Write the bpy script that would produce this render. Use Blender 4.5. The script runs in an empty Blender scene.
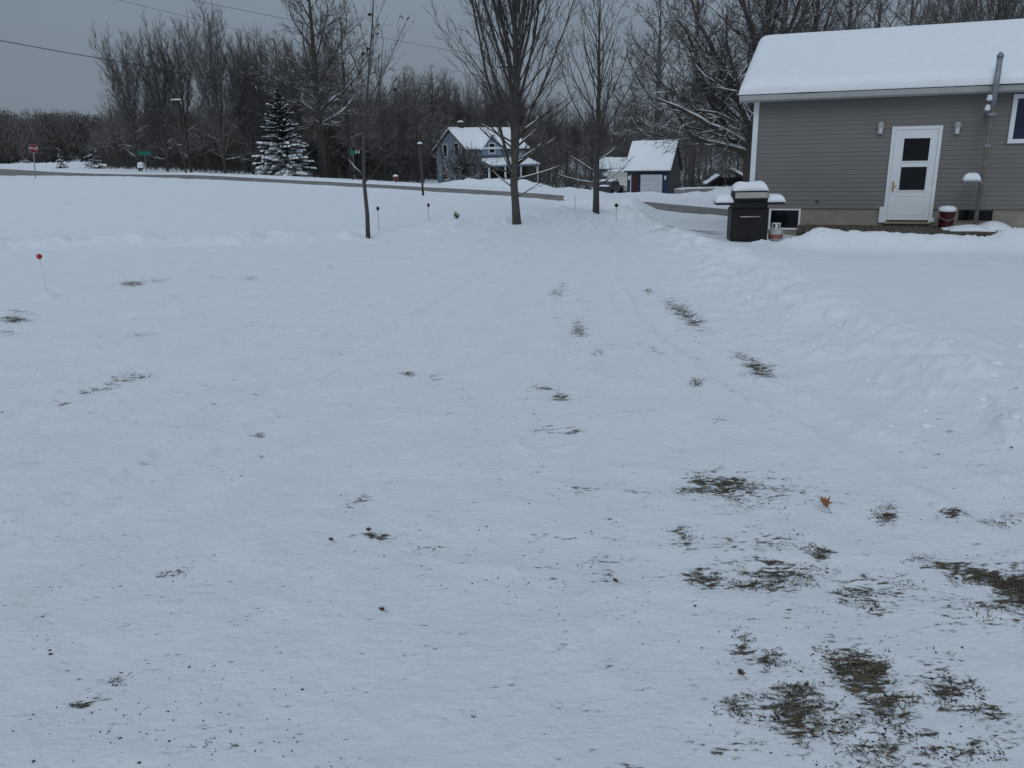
import bpy, math, random
import numpy as np
from mathutils import Vector, Matrix
R = math.radians
C = bpy.context.scene.collection
scene = bpy.context.scene

# ------------------------------------------------------------------ camera
F = 800.0; H = 1.8; PITCH = 16.3; ROLL = -1.2
CAMM = Matrix.Rotation(R(90-PITCH), 4, 'X') @ Matrix.Rotation(R(ROLL), 4, 'Z')
cd = bpy.data.cameras.new('camera'); cam = bpy.data.objects.new('camera', cd); C.objects.link(cam)
cam.matrix_world = Matrix.Translation((0, 0, H)) @ CAMM
cd.sensor_width = 36; cd.lens = F*36/1024; cd.clip_start = .05; cd.clip_end = 5000
scene.camera = cam

def ray(x, y):
    return (CAMM.to_3x3() @ Vector(((x-512)/F, -(y-384)/F, -1)))
def at(x, y, d):
    """point seen at pixel x,y standing d metres ahead (world Y)"""
    r = ray(x, y); k = d/r.y
    return Vector((r.x*k, d, H+r.z*k))

# ------------------------------------------------------------------ noise
def _h(ix, iy, s):
    n = (ix*374761393 + iy*668265263 + s*974634777) & 0xffffffff
    n = ((n ^ (n >> 13))*1274126177) & 0xffffffff
    n = n ^ (n >> 16)
    return (n & 0xffff)/65535.0
def vn(x, y, s=0):
    x = np.asarray(x, float); y = np.asarray(y, float)
    xf = np.floor(x); yf = np.floor(y); ix = xf.astype(np.int64); iy = yf.astype(np.int64)
    u = x-xf; v = y-yf; u = u*u*(3-2*u); v = v*v*(3-2*v)
    a = _h(ix, iy, s); b = _h(ix+1, iy, s); c = _h(ix, iy+1, s); d = _h(ix+1, iy+1, s)
    return (a*(1-u)+b*u)*(1-v)+(c*(1-u)+d*u)*v - .5
def fbm(x, y, s=0, o=4):
    t = 0; a = 1; f = 1
    for k in range(o):
        t = t + a*vn(x*f+k*17.3, y*f-k*9.1, s+k); a *= .5; f *= 2.03
    return t
def smooth(a, b, x):
    t = np.clip((x-a)/(b-a), 0, 1); return t*t*(3-2*t)

# ------------------------------------------------------------------ terrain
ctrl = []
for X in (-14, -7, 0, 7):
    for Y in (-14, -6, 0, 5, 10): ctrl.append((X, Y, 0))
for p in ((6, 18), (12, 17), (20, 15), (10, 25), (16, 25), (24, 22), (6, 21), (9, 15), (14, 12)): ctrl.append((*p, -.45))
for p in ((-6, 18), (-12, 18), (-3, 14), (0, 16)): ctrl.append((*p, 0))
for (x, y, d) in ((0, 175, 70), (0, 168.5, 80), (100, 177, 62), (100, 172, 75), (200, 179.5, 54), (200, 173.7, 66), (300, 184.5, 47), (300, 179.7, 56),
                  (400, 190.5, 42), (400, 186.5, 47), (500, 196, 40), (500, 191.5, 44), (580, 202, 39), (653, 208, 38.5), (653, 201, 43.5), (730, 212, 38.5), (730, 207, 43),
                  (480, 188, 95), (655, 196, 79), (0, 167, 96), (100, 168, 96), (323, 178, 80), (250, 175.5, 85), (420, 183, 88), (560, 190, 95), (725, 197, 60), (35, 178, 60),
                  (517, 223, 21.5), (596, 213, 26), (680, 217, 33), (640, 213, 33), (720, 222, 28.5), (655, 223, 26), (700, 219, 30)):
    p = at(x, y, d); ctrl.append(tuple(p))
for p in ((30, 60, -1.6), (45, 40, -1.2), (40, 10, -.4), (25, 90, -3), (-60, 40, .8), (-60, 10, .2), (-40, -20, 0), (0, -40, 0), (40, -30, 0), (-90, 80, 1.2), (60, 90, -3), (-40, 130, .5), (20, 140, -3.2), (70, 150, -3)): ctrl.append(p)
for k in range(16):
    a = k*math.pi/8
    for rr in (350, 1400): ctrl.append((rr*math.sin(a), rr*math.cos(a), -2.0))
ctrl = np.array(ctrl)
def _tk(r2): return np.where(r2 > 1e-9, .5*r2*np.log(r2+1e-12), 0)
_n = len(ctrl)
_D = (ctrl[:, None, 0]-ctrl[None, :, 0])**2 + (ctrl[:, None, 1]-ctrl[None, :, 1])**2
_A = np.zeros((_n+3, _n+3)); _A[:_n, :_n] = _tk(_D) + np.eye(_n)*.6
_A[:_n, _n] = 1; _A[:_n, _n+1:] = ctrl[:, :2]; _A[_n, :_n] = 1; _A[_n+1:, :_n] = ctrl[:, :2].T
_w = np.linalg.solve(_A, np.concatenate([ctrl[:, 2], [0, 0, 0]]))
def base(X, Y):
    X = np.asarray(X, float); Y = np.asarray(Y, float); out = _w[_n] + _w[_n+1]*X + _w[_n+2]*Y
    for i in range(_n): out = out + _w[i]*_tk((X-ctrl[i, 0])**2+(Y-ctrl[i, 1])**2)
    return out
def hit(x, y, dmax=130, hf=None):
    """where the sight line through pixel x,y meets the ground"""
    r = ray(x, y); d = np.exp(np.linspace(math.log(1.2), math.log(dmax), 1500)); k = d/r.y
    z = H+r.z*k; g = (hf or base)(r.x*k, d)
    i = np.argmax(z <= g) if (z <= g).any() else len(d)-1
    return Vector((r.x*k[i], d[i], float(g[i])))

def seg_dist(X, Y, poly):
    best = np.full(np.shape(X), 1e9); sg = np.zeros(np.shape(X))
    for (a, b) in zip(poly[:-1], poly[1:]):
        dx, dy = b[0]-a[0], b[1]-a[1]; L = dx*dx+dy*dy
        t = np.clip(((X-a[0])*dx+(Y-a[1])*dy)/L, 0, 1)
        ex, ey = X-a[0]-t*dx, Y-a[1]-t*dy; d = np.hypot(ex, ey)
        cr = (X-a[0])*dy-(Y-a[1])*dx
        m = d < best; best = np.where(m, d, best); sg = np.where(m, np.sign(cr), sg)
    return best, sg
def poly(*px): return [tuple(hit(x, y)[:2]) for x, y in px]

ROADC = []; ROADW = []
for (x, yf, yn) in ((-420, 162.0, 168), (-200, 166.5, 172), (0, 169.5, 174.2), (100, 171.8, 177), (200, 174, 179.2), (300, 179.7, 184), (400, 185.6, 190.2), (500, 191.5, 196.2), (580, 197, 202), (653, 201.5, 207.8), (730, 207, 212.6), (800, 211, 218)):
    a = hit(x, yf); b = hit(x, yn); ROADC.append(((a.x+b.x)/2, (a.y+b.y)/2))
# smooth the centre line
for it in range(2):
    ROADC = [ROADC[0]]+[((p[0]+2*q[0]+r[0])/4, (p[1]+2*q[1]+r[1])/4) for p, q, r in zip(ROADC, ROADC[1:], ROADC[2:])]+[ROADC[-1]]
ROADC = [(ROADC[0][0]-150, ROADC[0][1]+55)]+ROADC+[(ROADC[-1][0]+40, ROADC[-1][1]+1)]
RW = 2.55
BANK = poly((612, 216), (632, 226), (680, 246), (745, 284), (820, 328), (900, 372), (1024, 436), (1300, 560))
LEFT = poly((-300, 262), (0, 247), (180, 243), (300, 240), (400, 238), (520, 226), (585, 216))
TRK = [poly((-60, 450), (60, 402), (180, 366), (330, 318), (450, 268), (540, 235), (585, 221)),
       poly((-60, 345), (160, 312), (330, 278), (470, 246), (560, 226)),
       poly((-60, 560), (110, 490), (260, 410), (400, 325), (520, 262), (590, 226)),
       poly((548, 440), (574, 340), (566, 290), (590, 245), (608, 222)),
       poly((1024, 520), (860, 440), (740, 385), (668, 335), (640, 290), (622, 245), (612, 222)),
       poly((300, 532), (520, 545), (760, 578), (1100, 612)), poly((560, 478), (700, 492), (1100, 560)),
       poly((640, 640), (860, 690), (1100, 740)), poly((-60, 760), (80, 706), (250, 600), (380, 480))]
MOUNDS = []
for (x, y, d, sx, sy, h) in ((820, 242, 16.8, .75, .4, .33), (765, 243, 17.4, .3, .3, .10), (872, 242, 16.6, .9, .35, .23), (925, 242, 16.4, .8, .35, .21), (1012, 242, 16.2, .5, .5, .24), (1060, 240, 16, 1.2, .5, .25), (965, 242, 16.4, .5, .3, .15), (47, 302, None, .09, .14, .09),
        (640, 226, 24, 2.0, 1.2, .10), (612, 205, 36, 1.5, 1.6, .34), (588, 204, 36, .9, 1.3, .22), (634, 207, 35, .7, 1.2, .3),
        (665, 198, 55, 2.2, 1.5, .22), (700, 198, 52, 2.6, 1.5, .4), (735, 200, 50, 1.6, 1.6, .7), (485, 190, 70, 2.6, 1.5, .55), (460, 190, 70, 1.4, 1, .2), (535, 192, 70, 2.2, 1.6, .6), (505, 192, 70, 2, 1.2, .3), (572, 193, 66, 2.4, 1.5, .4), (650, 198, 58, 2, 1.2, .25)):
    p = at(x, y, d) if d else hit(x, y-4); MOUNDS.append((p.x, p.y, sx, sy, h))

def ell(x, y, rx, ry, s, tilt=0): return (x, y, rx, ry, s, tilt)
PATCH = [ell(718, 485, 26, 9, .72), ell(752, 492, 40, 10, .46), ell(800, 500, 60, 9, .25), ell(706, 576, 16, 9, .7), ell(775, 572, 30, 14, .6), ell(745, 582, 40, 9, .42), ell(820, 553, 9, 7, .7), ell(868, 590, 34, 12, .55),
         ell(985, 576, 42, 7, .95, 12), ell(1018, 590, 22, 18, .85), ell(960, 604, 60, 12, .4), ell(900, 606, 30, 8, .4), ell(798, 712, 34, 24, .72, 15), ell(800, 690, 16, 10, .75), ell(862, 672, 28, 17, .95, 25), ell(885, 700, 26, 18, .7, 20), ell(745, 650, 14, 8, .6), ell(768, 660, 12, 8, .5),
         ell(948, 688, 24, 15, .62, 35), ell(985, 712, 30, 12, .5, 15), ell(740, 708, 12, 10, .5), ell(1000, 745, 50, 25, .36), ell(900, 745, 60, 20, .42), ell(684, 538, 14, 8, .5), ell(760, 543, 40, 9, .42), ell(886, 515, 9, 6, .65), ell(955, 516, 12, 4, .62), ell(1000, 520, 20, 5, .4),
         ell(579, 328, 8, 9, .72), ell(598, 352, 7, 4, .5), ell(542, 387, 12, 4, .58), ell(562, 396, 12, 4, .78), ell(545, 428, 14, 4, .52), ell(573, 431, 9, 4, .75), ell(583, 490, 18, 4, .66), ell(638, 492, 20, 4, .45), ell(607, 560, 22, 5, .5), ell(612, 574, 26, 8, .5), ell(380, 537, 18, 5, .85, 8), ell(410, 545, 30, 6, .45, 8),
         ell(355, 500, 16, 5, .5, -15), ell(112, 682, 12, 7, .72, -30), ell(82, 706, 16, 5, .66, -20), ell(98, 694, 26, 9, .45, -25), ell(170, 672, 12, 18, .4, -40), ell(110, 383, 36, 4, .62, -14), ell(62, 403, 9, 3, .55, -14), ell(682, 312, 18, 5, .62, 28), ell(692, 322, 9, 4, .66, 20), ell(655, 350, 12, 3, .5, 28), ell(696, 384, 5, 3, .6),
         ell(759, 369, 12, 6, .68, 20), ell(742, 358, 8, 5, .45), ell(556, 293, 7, 3, .68), ell(564, 286, 5, 7, .45, 20), ell(648, 291, 5, 2.5, .66), ell(14, 320, 16, 3, .9), ell(10, 333, 18, 4, .45), ell(20, 313, 12, 2, .5), ell(133, 284, 14, 3, .76, -4), ell(160, 281, 12, 2, .5), ell(250, 279, 9, 2, .55), ell(220, 277, 30, 2, .3), ell(408, 374, 8, 3, .6),
         ell(434, 378, 10, 4, .48), ell(214, 405, 5, 3, .55), ell(260, 436, 8, 3, .55), ell(262, 457, 4, 3, .6), ell(90, 240, 14, 1.5, .4), ell(60, 236, 14, 1.5, .4), ell(140, 335, 16, 2, .4, -8), ell(590, 540, 60, 6, .25), ell(820, 720, 120, 60, .22), ell(900, 590, 160, 40, .18), ell(600, 700, 120, 70, .16), ell(180, 600, 90, 40, .18), ell(230, 740, 90, 20, .3),
         ell(175, 575, 20, 5, .45, -20), ell(690, 238, 24, 1.2, .75), ell(712, 240, 12, 1.2, .6), ell(330, 267, 3, 1.5, .5), ell(200, 740, 16, 8, .5, -30), ell(560, 640, 40, 16, .3)]
TAN = [ell(30, 464, 16, 7, .8), ell(110, 500, 16, 6, .7, -20), ell(20, 600, 30, 40, .6), ell(60, 540, 60, 25, .4), ell(140, 480, 60, 18, .4), ell(528, 700, 20, 6, .4), ell(510, 745, 30, 5, .6), ell(465, 705, 12, 4, .5), ell(400, 600, 60, 10, .2), ell(718, 485, 50, 15, .5), ell(770, 575, 70, 20, .5), ell(579, 328, 10, 10, .7), ell(870, 600, 40, 12, .4), ell(760, 369, 12, 6, .6), ell(830, 700, 90, 50, .3)]
def world_ell(L):
    out = []
    for (x, y, rx, ry, s, t) in L:
        c = hit(x, y); ca, sa = math.cos(R(t)), math.sin(R(t))
        a = hit(x+rx*ca, y+rx*sa); b = hit(x-ry*sa, y+ry*ca)
        out.append((c.x, c.y, a.x-c.x, a.y-c.y, b.x-c.x, b.y-c.y, s))
    return out
PATCH = [(x, y, rx*(.8 if x < 670 else 1.08), ry*(.8 if x < 670 else 1.1), s_*((.72 if y > 600 else .9) if x < 670 else 1.1), t) for (x, y, rx, ry, s_, t) in PATCH]
PATCH = world_ell(PATCH); TAN = world_ell(TAN)
def ell_field(X, Y, L):
    t = np.zeros(np.shape(X))
    for (cx, cy, ax, ay, bx, by, s) in L:
        R2 = 2.6*max(math.hypot(ax, ay), math.hypot(bx, by))
        m = (abs(X-cx) < R2) & (abs(Y-cy) < R2)
        if not m.any(): continue
        det = ax*by-ay*bx; dx = X[m]-cx; dy = Y[m]-cy
        u = (dx*by-dy*bx)/det; v = (ax*dy-ay*dx)/det
        t[m] = np.maximum(t[m], s*.96*np.exp(-.40*(u*u+v*v)))
    return t

def features(X, Y, want_attr=False):
    z = np.zeros(np.shape(X)); Rr = np.hypot(X, Y)
    dR, _ = seg_dist(X, Y, ROADC)
    z = z + .10*fbm(X/9, Y/9, 3, 3)*smooth(9, 25, Rr) + .5*fbm(X/40, Y/40, 8, 2)*smooth(70, 140, Rr)
    dB, sB = seg_dist(X, Y, BANK); s = -dB*sB          # + on the house side
    near = smooth(33, 24, Y)*smooth(-4, 2, Y); farL = smooth(40, 25, Y)
    lum = fbm(X*2.1, Y*2.1, 11, 4)*(.45+.55*smooth(7, 13, Y))
    inhouse = smooth(-.5, .5, s)
    z = z + near*(.12*inhouse + (.07+.24*np.clip(lum+.04, -.1, 1))*np.exp(-((s-.15)/.66)**2) + .10*np.clip(fbm(X*5, Y*5, 12, 3), -.05, 1)*np.exp(-((s+.15)/.9)**2))
    dL, sL = seg_dist(X, Y, LEFT); sl = dL*sL*-1
    z = z + near*(.05*smooth(-.6, 1.6, sl)+.085*np.exp(-((sl-.4)/.9)**2)*np.clip(1+2.6*fbm(X*1.7, Y*1.7, 14, 4), 0, 3))
    plow = near*smooth(.3, -.6, s)*smooth(.6, -.3, sl)
    # scraped, trodden surface of the drive
    z = z + plow*(.009*fbm(X*1.3, Y*1.9, 21, 4) + .009*np.clip(fbm(X*6, Y*9, 22, 4), -.3, 1))
    tr = np.zeros(np.shape(X))
    for i, T in enumerate(TRK):
        for off in (0,):
            d, sg = seg_dist(X, Y, T); q = d*sg+.25*fbm(X*.5, Y*.5, 30+i, 2)
            amp_ = (1.9, 1.9, 1.9, 1.1, 1.3)[i] if i < 5 else .5
            z = z - amp_*plow*.013*np.exp(-(q/.14)**4) + amp_*plow*.016*np.exp(-((abs(q)-.2)/.05)**2)*np.clip(.4+fbm(X*7, Y*7, 31+i, 2), 0, 1)
            tr = np.maximum(tr, np.exp(-((abs(q)-.14)/.06)**2))
    z = z + near*inhouse*.03*fbm(X*.6, Y*.9, 25, 3)
    z = z + (1-plow)*.008*fbm(X*3, Y*3, 26, 3)
    for (mx, my, sx, sy, h) in MOUNDS:
        g = np.exp(-((X-mx)/sx)**2-((Y-my)/sy)**2)
        z = z + h*g*(1+.55*fbm(X*1.2, Y*1.2, 41, 4))
    # road bed kept clear, ploughed ridges beside it
    wob = .35*fbm(X*.35, Y*.35, 51, 3)
    gap = np.exp(-((X-at(608, 200, 41).x)/2.0)**2)*smooth(50, 44, Y)
    inr = smooth(RW+.35, RW-.05, dR+wob)*(1-gap)
    z = z + smooth(1.6, 0, abs(dR-RW-1.3))*(.05+.10*np.clip(fbm(X*.9, Y*.9, 52, 3), -.3, 1))
    z = z*(1-inr) - .10*inr + .09*gap*smooth(RW+.5, RW, dR)
    if not want_attr: return z
    bare = ell_field(X, Y, PATCH); tan = ell_field(X, Y, TAN)
    z = z - .02*smooth(.35, .9, bare)*(.6+fbm(X*14, Y*14, 61, 3))
    fade = smooth(16, 5, Rr)*plow
    amb = np.clip(.02+.16*fbm(X*.7, Y*.7, 62, 3)+.30*tr*np.clip(.2+fbm(X*.8, Y*.8, 63, 3), 0, 1), 0, .34)*smooth(20, 8, Rr)*plow
    return z, np.maximum(bare, amb), tan
def gz(X, Y):
    return base(X, Y)+features(np.asarray(X, float), np.asarray(Y, float))
def g1(x, y): return float(gz(np.array([x]), np.array([y]))[0])
def ground_at(x, y, d=None):
    if d is None: return hit(x, y, hf=gz)
    p = at(x, y, d); p.z = g1(p.x, p.y); return p

# ------------------------------------------------------------------ materials
def new_mat(name):
    m = bpy.data.materials.new(name); m.use_nodes = True
    return m, m.node_tree.nodes, m.node_tree.links, m.node_tree.nodes['Principled BSDF']
def mat(name, col, rough=.7, var=.12, scale=8, metal=0, bump=0, spec=.3, col2=None):
    m, N, L, b = new_mat(name)
    tc = N.new('ShaderNodeTexCoord'); n = N.new('ShaderNodeTexNoise'); n.inputs['Scale'].default_value = scale; n.inputs['Detail'].default_value = 6
    L.new(tc.outputs['Object'], n.inputs['Vector'])
    r = N.new('ShaderNodeValToRGB'); c = np.array(col); c2 = np.array(col2) if col2 else c*(1+var)
    r.color_ramp.elements[0].position = .3; r.color_ramp.elements[1].position = .7
    r.color_ramp.elements[0].color = (*(c*(1-var)), 1); r.color_ramp.elements[1].color = (*np.clip(c2, 0, 1), 1)
    L.new(n.outputs['Fac'], r.inputs['Fac']); L.new(r.outputs['Color'], b.inputs['Base Color'])
    b.inputs['Roughness'].default_value = rough; b.inputs['Metallic'].default_value = metal; b.inputs['Specular IOR Level'].default_value = spec
    if bump:
        bp = N.new('ShaderNodeBump'); bp.inputs['Strength'].default_value = bump; bp.inputs['Distance'].default_value = .02
        L.new(n.outputs['Fac'], bp.inputs['Height']); L.new(bp.outputs['Normal'], b.inputs['Normal'])
    return m
SNOW = (.83, .84, .85)
M_snow = mat('snow_cover', SNOW, .65, .03, 5, bump=.25)
M_bark = mat('bark', (.068, .060, .055), .9, .35, 14, bump=.5)
M_darkbark = mat('dark_bark', (.065, .056, .05), .9, .35, 14, bump=.5)
M_barkn = mat('young_bark', (.078, .068, .060), .9, .35, 20, bump=.4)
def twig_mat(name, col, thr, col2=None):
    m, N, L, b = new_mat(name)
    g = N.new('ShaderNodeNewGeometry'); s = N.new('ShaderNodeSeparateXYZ'); L.new(g.outputs['Normal'], s.inputs[0])
    n = N.new('ShaderNodeTexNoise'); n.inputs['Scale'].default_value = 1.3; n.inputs['Detail'].default_value = 5; L.new(g.outputs['Position'], n.inputs['Vector'])
    a = N.new('ShaderNodeMath'); a.operation = 'MULTIPLY_ADD'; a.inputs[1].default_value = 1.1; L.new(n.outputs['Fac'], a.inputs[0]); L.new(s.outputs['Z'], a.inputs[2])
    c = N.new('ShaderNodeMapRange'); c.inputs['From Min'].default_value = thr; c.inputs['From Max'].default_value = thr+.08; L.new(a.outputs[0], c.inputs['Value'])
    mx = N.new('ShaderNodeMix'); mx.data_type = 'RGBA'; mx.inputs['A'].default_value = (*col, 1); mx.inputs['B'].default_value = (*SNOW, 1)
    L.new(c.outputs[0], mx.inputs['Factor']); L.new(mx.outputs['Result'], b.inputs['Base Color']); b.inputs['Roughness'].default_value = .85
    b.inputs['Specular IOR Level'].default_value = .2
    return m
M_far = twig_mat('snow_dusted_bark', (.130, .119, .111), 1.26)
M_far2 = twig_mat('dry_twig_bark', (.150, .132, .121), 1.33)
M_snowy = twig_mat('snow_laden_bark', (.072, .064, .058), 1.16)
M_oakleaf = mat('dry_oak_leaves', (.105, .095, .087), .9, .15, .3)
M_needle = twig_mat('evergreen_needles', (.030, .042, .036), 1.22)
M_road = mat('wet_asphalt', (.17, .152, .135), .75, .2, 1.5, col2=(.24, .22, .195))
M_white = mat('white_paint', (.74, .75, .76), .45, .03, 3)
M_grey = mat('grey_trim', (.40, .40, .39), .5, .05, 3)
M_siding = mat('taupe_vinyl_siding', (.180, .168, .156), .55, .05, 1.2)
M_found = mat('tan_foundation', (.28, .25, .205), .9, .15, 4, bump=.3)
M_black = mat('black_enamel', (.010, .0095, .0095), .5, .2, 6)
M_steel = mat('dull_steel', (.45, .43, .38), .4, .08, 6, metal=.6)
M_brass = mat('brass', (.55, .38, .16), .35, .1, 6, metal=.8)
M_deck = mat('weathered_deck_wood', (.10, .078, .06), .85, .35, 7, bump=.4)
M_red = mat('red_enamel', (.055, .010, .011), .4, .15, 8)
M_galv = mat('galvanised_pipe', (.24, .25, .28), .5, .2, 9, metal=.4)
M_glassd = mat('dark_window_glass', (.006, .007, .009), .1, .3, 4, spec=.22)
M_glassb = mat('blue_window_glass', (.014, .018, .045), .06, .3, 4, spec=.5)
M_bluewall = mat('pale_blue_siding', (.20, .245, .31), .75, .08, 3)
M_navy = mat('navy_siding', (.022, .036, .075), .7, .15, 3)
M_darkwall = mat('dark_board_wall', (.05, .045, .042), .85, .2, 3)
M_maroon = mat('maroon_door', (.04, .016, .018), .6, .15, 5)
M_gdoor = mat('grey_garage_door', (.50, .51, .52), .55, .04, 3)
M_wood = mat('old_wood', (.075, .066, .06), .9, .3, 6)
M_wire = mat('wire_sheath', (.03, .03, .033), .7, .1, 3)
M_green = mat('sign_green', (.01, .13, .095), .5, .06, 5)
M_stopred = mat('sign_red', (.15, .008, .013), .5, .06, 5)
M_leafo = mat('orange_brown_leaf', (.26, .105, .045), .8, .3, 30)
M_leafb = mat('dead_leaf', (.085, .042, .026), .8, .35, 30)
M_orange = mat('marker_orange', (.36, .025, .025), .45, .1, 10)
M_carpaint = mat('dark_car_paint', (.03, .035, .045), .3, .1, 3)
M_rubber = mat('tyre_rubber', (.015, .015, .015), .9, .1, 10)
M_vanpaint = mat('cream_van_paint', (.55, .55, .50), .45, .05, 3)
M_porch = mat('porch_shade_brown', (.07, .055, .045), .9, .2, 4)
M_fabricgrey = mat('ash_grey_boards', (.26, .25, .25), .9, .15, 5)

def snow_ground_mat():
    m, N, L, b = new_mat('trodden_snow')
    g = N.new('ShaderNodeNewGeometry')
    def noise(scale, mapping, detail=6, rough=.6, dist=0):
        mp = N.new('ShaderNodeMapping'); mp.inputs['Scale'].default_value = mapping; mp.inputs['Rotation'].default_value = (0, 0, R(8)); L.new(g.outputs['Position'], mp.inputs['Vector'])
        n = N.new('ShaderNodeTexNoise'); n.inputs['Scale'].default_value = scale; n.inputs['Detail'].default_value = detail; n.inputs['Roughness'].default_value = rough; n.inputs['Distortion'].default_value = dist
        L.new(mp.outputs[0], n.inputs['Vector']); return n.outputs['Fac']
    def math_(op, a, b_=None, c=None):
        x = N.new('ShaderNodeMath'); x.operation = op
        for i, v in enumerate((a, b_, c)):
            if v is None: continue
            if isinstance(v, (int, float)): x.inputs[i].default_value = v
            else: L.new(v, x.inputs[i])
        return x.outputs[0]
    def rng(v, a, b_, lo=0, hi=1):
        x = N.new('ShaderNodeMapRange'); x.inputs['From Min'].default_value = a; x.inputs['From Max'].default_value = b_; x.inputs['To Min'].default_value = lo; x.inputs['To Max'].default_value = hi; L.new(v, x.inputs['Value']); return x.outputs[0]
    def mix(f, A, B):
        x = N.new('ShaderNodeMix'); x.data_type = 'RGBA'; L.new(f, x.inputs['Factor']) if not isinstance(f, float) else None
        for k, v in (('A', A), ('B', B)):
            if isinstance(v, tuple): x.inputs[k].default_value = (*v, 1)
            else: L.new(v, x.inputs[k])
        return x.outputs['Result']
    ab = N.new('ShaderNodeAttribute'); ab.attribute_name = 'bare'; at_ = N.new('ShaderNodeAttribute'); at_.attribute_name = 'tan'
    n1 = noise(8, (.75, 1.9, 1), 8, .74, .5); n2 = noise(42, (.6, 1.5, 1), 4, .6); n3 = noise(2.2, (1, 1.2, 1), 3)
    e = math_('ADD', math_('MULTIPLY', math_('SUBTRACT', n1, .5), 2.7), math_('MULTIPLY', math_('SUBTRACT', n2, .5), 1.9))
    f = math_('ADD', e, ab.outputs['Fac'])
    bare = rng(f, .58, .80)
    soft = rng(f, .30, .75, 0, .34)
    dirt = mix(rng(n2, .35, .65), (.036, .029, .021), (.095, .078, .052))
    dirt = mix(rng(noise(22, (1, 2.4, 1), 5), .50, .64), dirt, (.17, .135, .085))
    tn = rng(math_('ADD', math_('MULTIPLY', math_('SUBTRACT', noise(7, (1, 2.0, 1), 6, .7), .5), 2.2), at_.outputs['Fac']), .45, 1.2, 0, .34)
    snow = mix(rng(n3, .3, .7), (.80, .815, .83), (.85, .855, .86))
    snow = mix(tn, snow, (.45, .36, .25))
    snow = mix(soft, snow, (.30, .28, .25))
    L.new(mix(bare, snow, dirt), b.inputs['Base Color'])
    L.new(rng(bare, 0, 1, .6, .9), b.inputs['Roughness']); b.inputs['Specular IOR Level'].default_value = .25
    # fine relief: crumbs, crust, fluff
    hgt = math_('ADD', math_('MULTIPLY', noise(16, (1, 1.4, 1), 8, .68), .030), math_('MULTIPLY', noise(85, (1, 1.2, 1), 3, .6), .005))
    hgt = math_('SUBTRACT', hgt, math_('MULTIPLY', bare, .008))
    bp = N.new('ShaderNodeBump'); bp.inputs['Strength'].default_value = .75; bp.inputs['Distance'].default_value = 1.0
    L.new(hgt, bp.inputs['Height']); L.new(bp.outputs['Normal'], b.inputs['Normal'])
    return m
M_ground = snow_ground_mat()

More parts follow.
